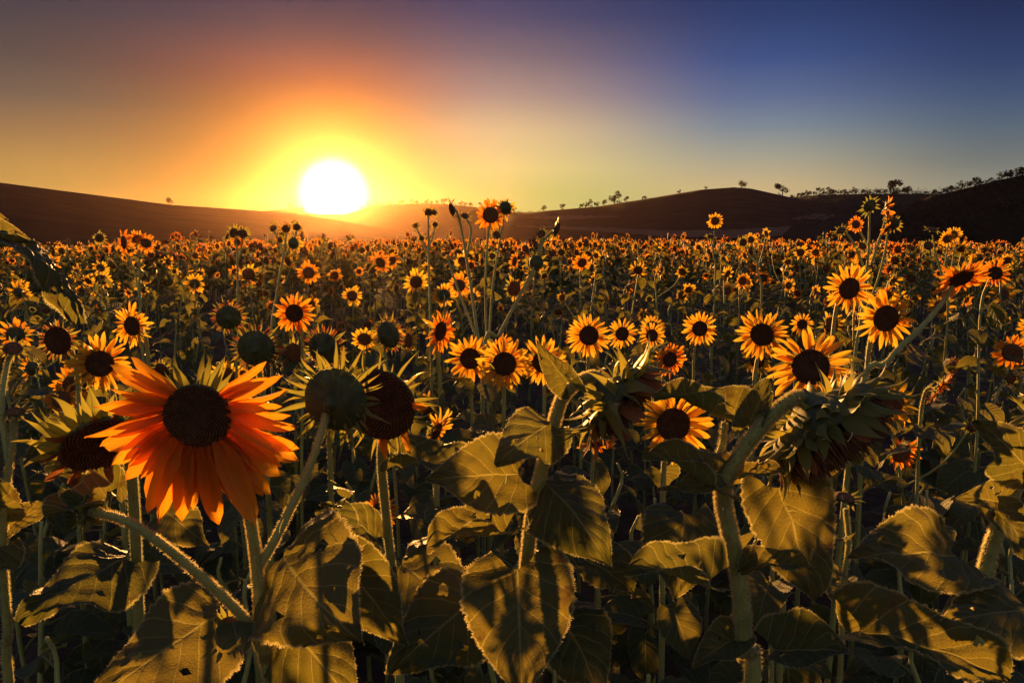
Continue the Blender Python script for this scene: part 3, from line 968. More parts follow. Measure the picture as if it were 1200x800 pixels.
hero_leaf(A2, bA2, 0, W(440, 630, 1.34), W(375, 590, 1.3), nv(-.2, .4, .9), .8, W(457, 650, 1.36))
hero_leaf(A2, bA2, 3, W(470, 660, 1.36), W(560, 740, 1.28), nv(.2, .8, .5), .9, W(462, 690, 1.38))

# --- plant E: side head with long pale bracts
sE = L((168, 830, 1.40), (162, 700, 1.36), (158, 610, 1.33), (154, 555, 1.30), (146, 522, 1.28), (128, 508, 1.27))
bE = to_ground(sE[0])
E = thing('sunflower', 'nodding sunflower with long pale curling bracts and almost no petals', 'sunflower', bE)
stems_obj(E, bE, [([bE] + sE + att(W(116, 520, 1.24), nv(.55, .55, -.55), .062), .010, .008)], 1800, 8, 9)
full_head(E, bE, W(116, 520, 1.24), nv(.55, .55, -.55), .062, 10, .7, 'petal_dry', .5, .3, 26, 1.1, seed=11, btilt=(-1.0, .4))
hero_leaf(E, bE, 2, W(148, 655, 1.3), W(22, 730, 1.15), nv(-.1, .75, .65), .95, W(160, 640, 1.34))
hero_leaf(E, bE, 0, W(195, 600, 1.3), W(245, 640, 1.25), nv(.3, .8, .4), .8, W(159, 625, 1.33))
hero_leaf(E, bE, 1, W(130, 575, 1.3), W(60, 560, 1.3), nv(-.1, .4, .9), .8, W(156, 590, 1.32))
auto_leaves(E, bE, spline([bE] + sE, 6), .35, .85, 5, .17, random.Random(5), NEAR_LEAF)

# --- plant at the border with a large dark leaf hanging over
sF = L((-70, 700, 1.0), (-60, 500, .98), (-45, 340, .95), (-38, 270, .93))
bF = to_ground(sF[0])
Fp = thing('sunflower', 'tall leafy sunflower plant with long dark drooping leaf against the bare hill', 'sunflower', bF)
stems_obj(Fp, bF, [([bF] + sF, .011, .006)], 800, 8, 12)
hero_leaf(Fp, bF, 3, W(-22, 268, .92), W(88, 380, .90), nv(.5, -.1, .85), .55, W(-44, 330, .94))
hero_leaf(Fp, bF, 4, W(-15, 300, .95), W(42, 284, .92), nv(-.1, .6, .8), .6, W(-44, 335, .94))
hero_leaf(Fp, bF, 1, W(-20, 262, .95), W(10, 258, .95), nv(0, .7, .7), .7, W(-40, 290, .94))

# --- plant at the border with buds on a straight stem
sG = L((14, 830, 1.22), (9, 740, 1.2), (4, 660, 1.2), (6, 590, 1.2), (14, 520, 1.22), (16, 492, 1.24))
bG = to_ground(sG[0])
G = thing('sunflower', 'slim sunflower stem with two round closed buds and torn leaves', 'sunflower', bG)
g2 = L((10, 540, 1.22), (2, 480, 1.24), (8, 430, 1.26), (14, 414, 1.27))
stems_obj(G, bG, [([bG] + sG, .008, .004), (g2, .005, .003)], 2200, 8, 14)
small_head(G, bG, W(17, 482, 1.24), nv(.1, .3, .9), .014, None, 15, True, True)
small_head(G, bG, W(15, 408, 1.27), nv(.4, .5, .6), .014, None, 16, True, True)
hero_leaf(G, bG, 1, W(-2, 598, 1.2), W(-15, 545, 1.15), nv(.5, .8, .1), .9)
hero_leaf(G, bG, 0, W(12, 615, 1.2), W(62, 590, 1.2), nv(.2, .7, .7), .8, W(5, 640, 1.2))
hero_leaf(G, bG, 2, W(0, 640, 1.18), W(-30, 700, 1.1), nv(.2, .9, .3), .9, W(5, 650, 1.2))
auto_leaves(G, bG, spline([bG] + sG, 6), .3, .85, 4, .16, random.Random(6), NEAR_LEAF)

# --- plant B: nodding head in the middle, broad gold leaves
sB = L((611, 760, 1.20), (614, 700, 1.19), (618, 650, 1.18), (624, 600, 1.17), (636, 545, 1.16), (648, 500, 1.15), (659, 466, 1.15), (678, 447, 1.15), (698, 441, 1.15))
bB = to_ground(sB[0])
B = thing('sunflower', 'nodding sunflower seen from the side with shaggy green bracts and broad golden leaves', 'sunflower', bB)
stems_obj(B, bB, [([bB] + sB + att(W(722, 466, 1.14), nv(.74, .16, -.62), .060), .0110, .0078)], 3600, 10, 21, .006)
full_head(B, bB, W(722, 466, 1.14), nv(.74, .16, -.62), .060, 15, .95, 'petal_brown', 1.15, .25, 34, .95, seed=22, domez=3.0, pwid=1.25, bwid=.85, rows=((.97, -.05, 1.0, -.9, 1.25, 1.05), (.86, -.2, .9, -.9, 1.0, 1.0), (.62, -.32, .6, -1.2, .2, .8), (.36, -.4, .4, -1.2, -.1, .7)))
hero_leaf(B, bB, 2, W(645, 497, 1.13), W(580, 545, 1.06), nv(-.35, .85, .35), .95, W(650, 495, 1.15))
hero_leaf(B, bB, 0, W(606, 556, 1.14), W(498, 562, 1.08), nv(.0, .85, .5), .98, W(622, 612, 1.17))
hero_leaf(B, bB, 5, W(640, 566, 1.15), W(716, 664, 1.06), nv(.2, .9, .3), .9, W(623, 612, 1.17))
hero_leaf(B, bB, 0, W(607, 668, 1.10), W(612, 822, 1.0), nv(-.05, .92, .35), 1.08, W(617, 645, 1.18))
hero_leaf(B, bB, 4, W(590, 626, 1.13), W(498, 642, 1.08), nv(.0, .16, 1), .9, W(617, 668, 1.18))
hero_leaf(B, bB, 4, W(664, 446, 1.14), W(628, 398, 1.10), nv(-.4, .7, .5), .62)
hero_leaf(B, bB, 3, W(655, 720, 1.2), W(702, 822, 1.12), nv(.3, .85, .4), 1.1, W(614, 700, 1.19))
hero_leaf(B, bB, 2, W(560, 700, 1.25), W(455, 790, 1.15), nv(-.2, .8, .5), 1.0, W(613, 720, 1.19))
hero_leaf(B, bB, 1, W(655, 640, 1.25), W(745, 700, 1.2), nv(.2, .5, .8), .9, W(617, 660, 1.18))

# --- plant C: heavy nodding head on a downy stalk
sC = L((880, 850, 1.0), (873, 765, .98), (868, 695, .97), (858, 638, .96), (848, 592, .95), (850, 562, .95), (872, 525, .95), (902, 489, .955), (928, 468, .965), (950, 466, .97))
bC = to_ground(sC[0])
C = thing('sunflower', 'heavy nodding sunflower head seen side on, drying petals, on thick downy stalk', 'sunflower', bC)
c2 = L((849, 588, .95), (836, 555, .96), (846, 520, .98), (848, 495, 1.0))
stems_obj(C, bC, [([bC] + sC[:-1] + att(W(966, 497, .975), nv(.56, .36, -.72), .080), .0115, .0078), (c2, .005, .003)], 4200, 10, 31, .006)
full_head(C, bC, W(966, 497, .975), nv(.56, .36, -.72), .080, 20, .55, 'petal_brown', 1.35, .3, 44, .62, seed=32, domez=3.2, pwid=1.2, bwid=1.15, rows=((.98, -.02, .9, .5, 1.25, 1.0), (.9, -.14, .9, -.3, .9, 1.0), (.7, -.28, .7, -.7, .2, .9), (.42, -.38, .5, -1.0, -.1, .8)))
hero_leaf(C, bC, 4, W(836, 575, .95), W(755, 532, .93), nv(-.1, .45, .9), .62, W(848, 600, .955))
hero_leaf(C, bC, 4, W(826, 686, .93), W(732, 668, .90), nv(.1, .35, .95), .75, W(867, 725, .975))
hero_leaf(C, bC, 0, W(912, 572, 1.02), W(955, 706, .98), nv(.15, .95, .15), 1.0, W(856, 625, .96))
hero_leaf(C, bC, 1, W(884, 664, .95), W(953, 668, .93), nv(.1, .3, .95), .7, W(866, 690, .97))
hero_leaf(C, bC, 4, W(908, 762, .92), W(1004, 768, .88), nv(.0, .5, .85), .95, W(873, 785, .98))
hero_leaf(C, bC, 1, W(862, 748, .98), W(812, 782, .95), nv(-.2, .6, .8), .8, W(872, 762, .98))
hero_leaf(C, bC, 4, W(848, 492, 1.0), W(764, 464, .97), nv(.1, .5, .8), .42)
hero_leaf(C, bC, 2, W(802, 602, 1.2), W(790, 705, 1.12), nv(-.1, .95, .2), 1.05, W(850, 640, .97))
hero_leaf(C, bC, 1, W(866, 560, .95), W(922, 556, .93), nv(.1, .4, .9), .6, W(851, 575, .95))
hero_leaf(C, bC, 0, W(846, 570, .93), W(770, 575, .92), nv(.0, .3, .95), .5)
hero_leaf(C, bC, 1, W(876, 500, .97), W(905, 442, .98), nv(-.3, .8, .4), .6)
hero_leaf(C, bC, 0, W(868, 668, .95), W(886, 628, .94), nv(.3, .9, .1), .6)

# --- plant D at the other border: dark blue-green leaves
sD = L((1138, 830, 1.12), (1146, 740, 1.11), (1152, 680, 1.10), (1165, 630, 1.10), (1186, 575, 1.08), (1204, 540, 1.06), (1228, 490, 1.05))
bD = to_ground(sD[0])
D = thing('sunflower', 'thick stemmed sunflower plant with wide dark green leaves beyond the heavy head', 'sunflower', bD)
stems_obj(D, bD, [([bD] + sD, .0125, .009)], 2400, 10, 41)
full_head(D, bD, W(1262, 480, 1.05), nv(.6, .3, -.6), .07, 16, .9, 'petal_dry', .6, .3, 24, .8, seed=42)
hero_leaf(D, bD, 0, W(1168, 598, 1.05), W(1222, 668, 1.0), nv(.2, .9, .3), .85, W(1172, 612, 1.09))
hero_leaf(D, bD, 4, W(1170, 588, 1.07), W(1122, 582, 1.05), nv(-.3, .8, .5), .9, W(1175, 605, 1.09))
hero_leaf(D, bD, 2, W(1202, 548, 1.05), W(1142, 492, 1.02), nv(-.3, .8, .5), .8)
hero_leaf(D, bD, 0, W(1118, 652, 1.06), W(993, 652, 1.0), nv(.0, .62, .8), .78, W(1150, 690, 1.105))
hero_leaf(D, bD, 1, W(1010, 738, .98), W(1190, 806, .94), nv(.1, .6, .8), .55, W(960, 790, 1.0))
hero_leaf(D, bD, 2, W(1205, 716, 1.0), W(1100, 732, .96), nv(.0, .55, .85), .8, W(1150, 735, 1.1))
hero_leaf(D, bD, 0, W(1010, 728, 1.1), W(975, 690, 1.1), nv(-.2, .8, .5), 1.0)

# --- small bud on a thin stalk
sH = L((984, 800, 1.55), (986, 700, 1.53), (994, 640, 1.52), (991, 596, 1.5))
bH = to_ground(sH[0])
H = thing('sunflower', 'young sunflower with a single tight green bud on thin stalk', 'sunflower', bH)
stems_obj(H, bH, [([bH] + sH, .006, .004)], 1500, 7, 51)
small_head(H, bH, W(990, 582, 1.5), nv(.05, .25, 1), .019, None, 52, True, True)
auto_leaves(H, bH, spline([bH] + sH, 6), .5, 1.12, 6, .10, random.Random(8), NEAR_LEAF)

# --- open flowers that can be told apart
FLOWERS = [
    # px, py, full diameter px, depth, facing, material, label, lean of the stem (px)
    (789, 497, 92, 1.60, (-.05, 1, .05), 'petal', 'open sunflower with a leaf crossing its disc beside the heavy nodding head', 6),
    (591, 426, 66, 2.15, (.05, 1, .0), 'petal', 'bright yellow open sunflower with small round dark disc above the broad golden leaves', 4),
    (551, 420, 58, 2.45, (-.15, 1, .1), 'petal', 'hazy open sunflower touching the bright yellow one', 6),
    (637, 424, 62, 2.25, (-.1, 1, -.05), 'petal', 'open sunflower half behind the upright leaf of the nodding plant', -4),
    (690, 393, 54, 2.60, (-.25, 1, .2), 'petal', 'open sunflower with slanting oval disc above the shaggy nodding head', 3),
    (729, 391, 38, 3.1, (.1, 1, .1), 'petal', 'small pale open sunflower behind the shaggy nodding head', 2),
    (764, 393, 34, 3.3, (.1, 1, .2), 'petal', 'small orange sunflower next to the small pale one', 2),
    (785, 421, 44, 2.7, (.35, 1, -.1), 'petal_orange', 'half shaded sunflower just above the flower with the crossing leaf', 2),
    (511, 506, 58, 1.85, (.9, .35, -.3), 'petal', 'side on sunflower with yellow petals hanging beside the wide golden leaf', -12),
    (516, 388, 54, 2.35, (.85, .5, -.1), 'petal_orange', 'side on orange sunflower beneath the tall twin stems', -10),
    (445, 599, 46, 1.85, (.0, 1, .1), 'petal_orange', 'small dim sunflower low among the leaves', 2),
    (820, 385, 42, 2.9, (-.1, 1, .1), 'petal', 'medium open sunflower on branching stem with upright leaves', 3),
    (893, 392, 64, 2.15, (-.55, .8, -.1), 'petal', 'sunflower turned aside with ragged orange petals', 8),
    (950, 430, 98, 1.38, (-.3, .9, .35), 'petal', 'large sunflower with yellow petals peeking over the heavy nodding head', 20),
    (995, 338, 60, 2.2, (.1, 1, -.1), 'petal', 'open sunflower with dark greenish disc touching the crisp round one', 10),
    (1038, 373, 72, 1.95, (.05, 1, .02), 'petal', 'crisp round open sunflower with evenly spread golden petals', 4),
    (1126, 326, 66, 1.85, (.1, .75, -.7), 'petal_orange', 'downward facing orange sunflower on a long slanting stalk', -90),
    (1101, 454, 50, 1.95, (.7, .5, -.5), 'petal_orange', 'hanging side on sunflower with orange petals pointing down', -6),
    (117, 426, 72, 1.75, (.4, .9, .05), 'petal', 'dusky yellow sunflower above the big orange head', 8),
    (68, 399, 52, 1.9, (-.1, 1, .0), 'petal_dry', 'dark sunflower disc with stubby withered petals', 3),
    (155, 382, 54, 2.2, (-.3, 1, .0), 'petal', 'yellow sunflower with dark disc behind the dusky one', 5),
    (345, 367, 50, 2.3, (.0, 1, .0), 'petal_orange', 'hazy orange sunflower below the sun', 3),
    (1166, 320, 36, 2.7, (-.4, 1, .1), 'petal_orange', 'small orange sunflower beside the downward facing one', 2),
    (940, 380, 28, 3.4, (-.2, 1, .1), 'petal', 'little sunflower between the ragged one and the greenish disc one', 2),
    (300, 408, 66, 1.75, (-.1, -1, .1), 'petal_dry', 'sunflower seen from behind with thin glowing bracts over the orange head', 4),
    (380, 408, 60, 1.9, (.2, -1, .2), 'petal_dry', 'sunflower seen from behind with thin glowing bracts over the dim round disc', 4),
    (268, 372, 44, 2.4, (-.3, -1, .1), 'petal_dry', 'smaller sunflower turned away behind the big orange head', 4),
    (455, 392, 50, 2.1, (.5, -.8, .1), 'petal_dry', 'turned away sunflower with curled bracts next to the side on orange one', 4),
    (925, 578, 40, 1.35, (.1, .5, -.9), 'petal_orange', 'small drooping flower with orange petals under the heavy nodding head', 4),
    (1012, 308, 26, 3.3, (-.2, 1, .2), 'petal', 'small sunflower under the tall cluster against the dark hill', 2),
    (700, 520, 50, 1.75, (.1, .5, -.8), 'petal_orange', 'little flower hanging below the shaggy nodding head', 4),
]
def short_name(label):
    w = label.split()
    while len(w) > 11:
        cut = [k for k, v in enumerate(w) if k > 1 and v in ('beside', 'with', 'above', 'behind', 'next', 'just', 'beneath', 'under', 'over', 'against', 'below', 'between', 'peeking', 'touching')]
        w = w[:cut[-1]] if cut else w[:11]
    return ' '.join(w)


FLOWER_SPOTS = []
for i, (px, py, D_, d, fv, mat, label, lean) in enumerate(FLOWERS):
    rr = random.Random(300 + i)
    Cc = W(px, py, d)
    Fv = nv(*fv)
    rad = D_ / F_PX * d / 2 / 2.3
    bk = Cc - Fv * rad * .62
    gl = to_ground(W(px - lean, py, d + .06))
    mids = [gl, gl.lerp(bk, .5) + Vector((rr.uniform(-.03, .03), .02, 0)), bk + Vector((-lean * .25 * d / F_PX, .05, -.16 - rad)), bk + Vector((0, .03, -.045)) - Fv * rad * .3, bk]
    if lean == -90:
        mids = [gl, W(1000, 500, 1.8), W(1040, 424, 1.82), W(1075, 388, 1.84), W(1106, 352, 1.87), bk]
        gl = mids[0] = to_ground(W(985, 560, 1.8))
    t = thing('sunflower', label, 'sunflower', gl); FLOWER_SPOTS.append((gl.x, gl.y, short_name(label)))
    stems_obj(t, gl, [(mids, .008 if D_ > 50 else .006, .005 if D_ > 50 else .0035)], 500 if d < 2 else 0, 7, 300 + i)
    stub = mat == 'petal_dry'
    full_head(t, gl, Cc, Fv, rad * (1.5 if stub else 1.0), 24 if D_ > 40 else 18, .55 if stub else 1.45, mat, .10 if not stub else .5, .2, 16 if d < 2.5 else 10, .8 if not stub else .7, seed=300 + i, pwid=.82, sag=6, btilt=(-.9, .3) if stub else (-.9, .05), bwid=.5 if fv[1] < 0 else .8, rows=((.97, -.03, 1.2, -.6, .9, 1.3), (.9, -.12, .8, -1.0, .3, .9), (.7, -.27, .7, -.8, .2, .7), (.42, -.36, .4, -.6, .1, .6)) if fv[1] < 0 else None)
    pl = spline(mids, 8)
    auto_leaves(t, gl, pl, .4, Cc.z - .12, 10, .13 if d < 2.4 else .14, rr, NEAR_LEAF if d < 2.6 else MID_LEAF)

# --- tall branching plants standing above the rest: stems [(points)], heads [(px,py,radius px,facing,ring)]
TALL = [
    ('tall twin headed sunflower with red orange petals above the field beside the sun', 3.3,
     [[(572, 480), (571, 420), (569, 340), (572, 265)], [(572, 420), (577, 340), (583, 300), (590, 256)]],
     [(575, 252, 9.5, (0, 1, 0), 4), (592, 244, 8, (.3, -1, .1), 3), (582, 275, 4, (.4, .6, .2), None), (577, 300, 3, (.4, .6, .2), None)], [(571, 345, 16), (574, 330, -14)]),
    ('tall bare sunflower stalk curling over with closed brown buds', 3.1,
     [[(566, 460), (558, 380), (548, 310), (541, 270), (536, 250), (531, 244)], [(547, 300), (552, 270), (546, 256)], [(560, 400), (545, 360), (530, 320), (524, 298)]],
     [(529, 245, 6, (-.8, .4, -.2), None), (545, 253, 4, (.2, .5, .6), None), (524, 296, 3, (-.1, .2, 1), None)], []),
    ('long leaning sunflower stalk with dark nodding bud above the field', 2.7,
     [[(566, 430), (585, 392), (606, 352), (625, 315), (636, 284), (648, 270)], [(625, 315), (632, 290), (635, 278)], [(606, 352), (620, 330), (628, 312)]],
     [(653, 269, 7, (.9, .3, -.3), None), (634, 274, 4, (-.4, .5, .3), None), (602, 338, 9, (.5, .8, -.1), 3), (628, 308, 7, (.4, -.9, 0), None)], []),
    ('tall many headed sunflower with torn orange flower against the dark hill', 3.0,
     [[(1000, 440), (1008, 380), (1014, 330), (1018, 290), (1019, 248)], [(1013, 335), (1024, 300), (1034, 270), (1038, 255)], [(1015, 320), (1004, 292), (994, 276), (986, 270)], [(1018, 290), (1010, 275), (1006, 268)], [(1008, 380), (1028, 330), (1038, 290), (1040, 270)]],
     [(1040, 247, 9, (.8, .5, .1), 2), (1018, 241, 6, (-.2, -.8, .3), None), (1003, 263, 5, (0, 1, .1), 4), (985, 270, 4, (-.5, .4, .5), None), (1040, 268, 5, (.4, .6, -.5), 4), (1011, 288, 4, (.1, .6, .4), None), (1046, 262, 5, (.4, -.8, .1), None)], [(1012, 320, 12), (1020, 310, 10)]),
    ('sunflower with two heads side by side rising against the bare hill', 3.2,
     [[(168, 420), (164, 350), (163, 300), (160, 286)], [(166, 360), (158, 320), (147, 296)]],
     [(145, 284, 8, (-.6, .7, 0), 4), (161, 280, 6, (.1, .8, .6), 2), (171, 285, 6, (.5, .6, .3), 4), (116, 279, 4, (0, 1, .1), None)], []),
    ('slender sunflower with cluster of small buds before the dim slope', 3.6,
     [[(281, 420), (279, 350), (278, 300), (276, 275)], [(278, 310), (284, 285), (284, 276)]],
     [(274, 273, 4.5, (0, 1, .2), None), (284, 274, 4.5, (.3, .6, .2), None), (278, 284, 4, (0, 1, 0), 4), (266, 277, 3, (-.5, .6, .3), None)], []),
    ('slender sunflower with spray of tiny buds right under the sun', 3.6,
     [[(318, 420), (325, 340), (332, 300), (336, 272)], [(331, 305), (342, 285), (348, 270)], [(332, 298), (326, 280), (322, 270)]],
     [(335, 268, 5, (0, 1, .2), 3), (348, 266, 3.5, (.3, .7, .3), None), (320, 267, 3.5, (-.3, .7, .3), None), (328, 281, 3, (-.4, .8, 0), None), (344, 285, 7, (.2, -.9, 0), 3)], []),
    ('thin sunflower stalk with dotted side buds close to the twin headed one', 3.8,
     [[(505, 400), (503, 330), (502, 280), (502, 252)], [(502, 300), (494, 280), (488, 266)], [(502, 290), (508, 275), (509, 264)]],
     [(502, 249, 4.5, (0, 1, .1), 3), (487, 264, 2.5, (-.3, .7, .3), None), (510, 263, 2.5, (.3, .8, .1), None), (509, 249, 2.5, (.3, .8, .1), None), (494, 279, 2.5, (-.3, .8, .1), None)], []),
    ('lone sunflower on thin stem standing over the pale stubble strip', 5.5,
     [[(838, 330), (836, 300), (837, 270)], [(836, 300), (834, 285), (833, 278)]],
     [(838, 259, 5, (-.1, 1, 0), 0), (833, 277, 3, (0, .5, .6), None)], []),
    ('fork stemmed sunflower with three small heads before the brown hill', 4.5,
     [[(892, 360), (888, 320), (886, 300), (880, 284)], [(888, 315), (895, 290), (897, 278)], [(887, 310), (876, 296), (872, 286)]],
     [(880, 281, 4, (-.2, 1, 0), 1), (898, 274, 4, (.5, .6, .2), 0), (871, 284, 3.5, (-.4, .8, 0), None)], []),
    ('fork stemmed sunflower with closed heads before the dark hill', 4.2,
     [[(1110, 380), (1105, 330), (1096, 295), (1093, 275)], [(1105, 330), (1109, 300), (1112, 283)], [(1107, 350), (1116, 310), (1118, 290)]],
     [(1093, 268, 4, (0, .4, .9), None), (1110, 280, 5, (-.2, 1, 0), 0), (1118, 275, 5, (.2, 1, .1), 0), (1088, 288, 4, (-.4, .8, .1), None)], []),
]
for i, (label, d, stems, heads, lvs) in enumerate(TALL):
    gl = to_ground(W(stems[0][0][0], stems[0][0][1], d))
    t = thing('sunflower', label, 'sunflower', gl)
    paths = []
    for k, s in enumerate(stems):
        pts = [W(x, y, d + .02 * k) for x, y in s]
        if k == 0: pts = [gl] + pts
        paths.append((pts, .0075 if k == 0 else .0055, .0045))
    stems_obj(t, gl, paths, 0, 6, 700 + i)
    for k, (x, y, rp, fv, ring) in enumerate(heads):
        small_head(t, gl, W(x, y, d), nv(*fv), rp / F_PX * d * (1.0 if ring is not None else 1.25), ring, 700 + i * 11 + k, True, ring is None)
    for (x, y, s) in lvs:
        Bp = W(x, y, d); Tp = W(x + s * 1.1, y + 6, d - .02)
        hero_leaf(t, gl, i % 5, Bp, Tp, nv(.1, .6, .7), .8)
    auto_leaves(t, gl, spline(paths[0][0], 8), .4, 1.25, 8, .13, random.Random(700 + i), MID_LEAF)

# ------------------------------------------------------------------ the crowd of plants behind: each one a sunflower
rr = random.Random(21)
taken = [(o.location.x, o.location.y) for o in bpy.data.objects if o.name.startswith('sunflower')]


def crowd_spot(dmin, dmax, mind):
    for _ in range(400):
        d = math.sqrt(rr.uniform(dmin * dmin, dmax * dmax))
        x = rr.uniform(-.76, .76) * d
        if all((x - a) ** 2 + (d - b) ** 2 > mind * mind for a, b in taken):
            taken.append((x, d)); return x, d
    return None


def crowd_facing():
    if rr.random() < .42:
        a = rr.uniform(0, 6.28); return Vector((math.cos(a), math.sin(a), rr.uniform(-.7, .4))).normalized()
    a = rr.gauss(.1, .75)
    return Vector((math.sin(a), -math.cos(a), rr.uniform(-.45, .35))).normalized()


def merged_leaves(plant, base, pts, z0, z1, n, size):
    V, Fc, UV = [], [], []
    a = rr.uniform(0, 6.28)
    for k in range(n):
        f = (k + rr.uniform(.2, .8)) / n; z = z0 + (z1 - z0) * f
        p = min(pts, key=lambda q: abs(q.z - z)); a += 2.4 + rr.uniform(-.5, .5)
        s = size * rr.uniform(.7, 1.2) * (1.15 - .45 * f)
        v, fc, uv = LOWLEAF[rr.randrange(len(LOWLEAF))]
        m = Matrix.Translation(p - base) @ Matrix.Rotation(a, 4, 'Z') @ Matrix.Rotation(rr.gauss(0, .25), 4, 'Y') @ Matrix.Scale(s, 4)
        b = len(V); V += [m @ q for q in v]; Fc += [tuple(i + b for i in q) for q in fc]; UV += uv
    link('leaves', mesh('leaves', V, Fc, 'leaf', UV), plant, None, 'stuff')


LOWLEAF = [leaf_data(4, 6, .82, f, d, w, 80 + s, petiole=.45, droop0=d0)[:3] for s, (f, d0, d, w) in enumerate([(.3, .0, .8, .06), (.4, .4, .9, .06), (-.2, .3, 1.1, .07), (.5, -.2, .8, .06)])]


def crowd_plant(x, y, hgt, nheads, rad, leaves, mode, label, group, leaf_size, buds=0.32):
    base = Vector((x, y, ground_z(x, y)))
    t = thing('sunflower', label, 'sunflower', base, group)
    top = base + Vector((rr.gauss(0, .05), rr.gauss(0, .05), hgt))
    bend = Vector((rr.gauss(0, .04), rr.gauss(0, .04), 0))
    main = [base - Vector((0, 0, .03)), base.lerp(top, .4) + bend, base.lerp(top, .75) + bend * .6]
    paths, hs = [], []
    for k in range(max(nheads, 1)):
        Fv = crowd_facing()
        r = rad * (1 if k == 0 else rr.uniform(.45, .85)) * rr.uniform(.65, 1.15)
        if k == 0:
            Cc = top
            bk = Cc - Fv * r * .62
            paths.append((main + [bk + Vector((0, 0, -.07)) - Fv * .02, bk], .0085, .0045))
        else:
            st = base.lerp(top, rr.uniform(.5, .85)) + bend * .5
            a = rr.uniform(0, 6.28); out = rr.uniform(.08, .25)
            Cc = st + Vector((math.cos(a) * out, math.sin(a) * out, rr.uniform(.1, .34)))
            bk = Cc - Fv * r * .62
            paths.append(([st, st.lerp(bk, .5) + Vector((math.cos(a), math.sin(a), -.4)) * .03, bk], .0045, .003))
        if nheads:
            if rr.random() < buds and k > 0: hs.append((Cc, Fv, r * .6, None))
            else: hs.append((Cc, Fv, r, rr.choices(range(6), (3, 3, 3, 5, 2.5, 4))[0]))
    if hs:
        Cc, Fv, r, ring = hs[0]
        num = ('', 'single headed', 'two headed', 'three headed', 'four headed')[len(hs)]
        hue = 'yellow' if ring in (0, 1) else 'orange' if ring in (2, 4) else 'withered' if ring == 5 else 'sparse yellow'
        way = 'facing away' if Fv.y > .35 else 'hanging' if Fv.z < -.3 else 'turned aside' if abs(Fv.x) > .6 else 'upright'
        t['label'] = f'{num} sunflower {label}, top flower {hue} and {way}'
    V, Fc = [], []
    for pts, r0, r1 in paths: tube(V, Fc, [p - base for p in spline(pts, 3)], r0, r1, 5)
    link('stem', mesh('stem', V, Fc, 'stem'), t)
    for k, (Cc, Fv, r, ring) in enumerate(hs): small_head(t, base, Cc, Fv, r, ring, rr.randrange(9999), False, ring is None)
    pl = spline(paths[0][0], 6)
    if mode == 'near': auto_leaves(t, base, pl, .25, hgt - .05, leaves, leaf_size, rr, NEAR_LEAF)
    elif mode == 'mid': auto_leaves(t, base, pl, .35, hgt - .03, leaves, leaf_size, rr, MID_LEAF)
    else: merged_leaves(t, base, pl, .5, hgt - .03, leaves, leaf_size)
    return t


NEARBY = [(A, 'the plant with the big orange head'), (A2, 'the plant with the dim round disc'), (E, 'the nodding plant with pale curling bracts'), (G, 'the slim stem with two closed buds'),
          (B, 'the shaggy nodding plant'), (C, 'the plant with the heavy side on head'), (D, 'the thick stem with wide dark leaves'), (H, 'the thin stalk with a single bud')]
# leafy plants without an open flower that fill the front rows
for _ in range(34):
    s = crowd_spot(1.25, 2.4, .17)
    if s is None: continue
    x, y = s
    by = min(NEARBY, key=lambda q: (q[0].location.x - x) ** 2 + (q[0].location.y - y) ** 2)[1]
    crowd_plant(x, y, rr.uniform(.72, .95) + (y - 1.25) * .12, 0, .05, 8, 'near', f'low leafy plant without flower in shade by {by}', 'leafy plants in the shaded front row', .17)
for _ in range(44):
    s = crowd_spot(2.1, 5.5, .24)
    if s is None: continue
    x, y = s
    by = min(FLOWER_SPOTS, key=lambda q: (q[0] - x) ** 2 + (q[1] - y) ** 2)[2]
    crowd_plant(x, y, rr.uniform(.92, 1.16), 0, .05, 15, 'mid', f'flowerless leafy plant near the {by}', 'leafy plants between the flowers', .16)
for _ in range(26):
    s = crowd_spot(2.2, 4.0, .3)
    if s is None: continue
    crowd_plant(s[0], s[1], rr.uniform(1.0, 1.22), rr.choice((1, 2, 2, 3)), .045, 17, 'mid', 'just behind the big flowers', 'sunflowers behind the big flowers', .15)
for _ in range(70):
    s = crowd_spot(3.6, 7.5, .36)
    if s is None: continue
    crowd_plant(s[0], s[1], rr.uniform(1.08, 1.42), rr.choice((1, 2, 3, 3, 4)), .047, 16, 'mid', 'in the middle of the field', 'sunflowers in the middle of the field', .14)
for _ in range(112):
    s = crowd_spot(6.5, 12.4, .45)
    if s is None: continue
    crowd_plant(s[0], s[1], rr.uniform(1.12, 1.50), rr.choice((2, 3, 3, 4)), .05, 17, 'far', 'far out in the field', 'sunflowers far out in the field', .15)


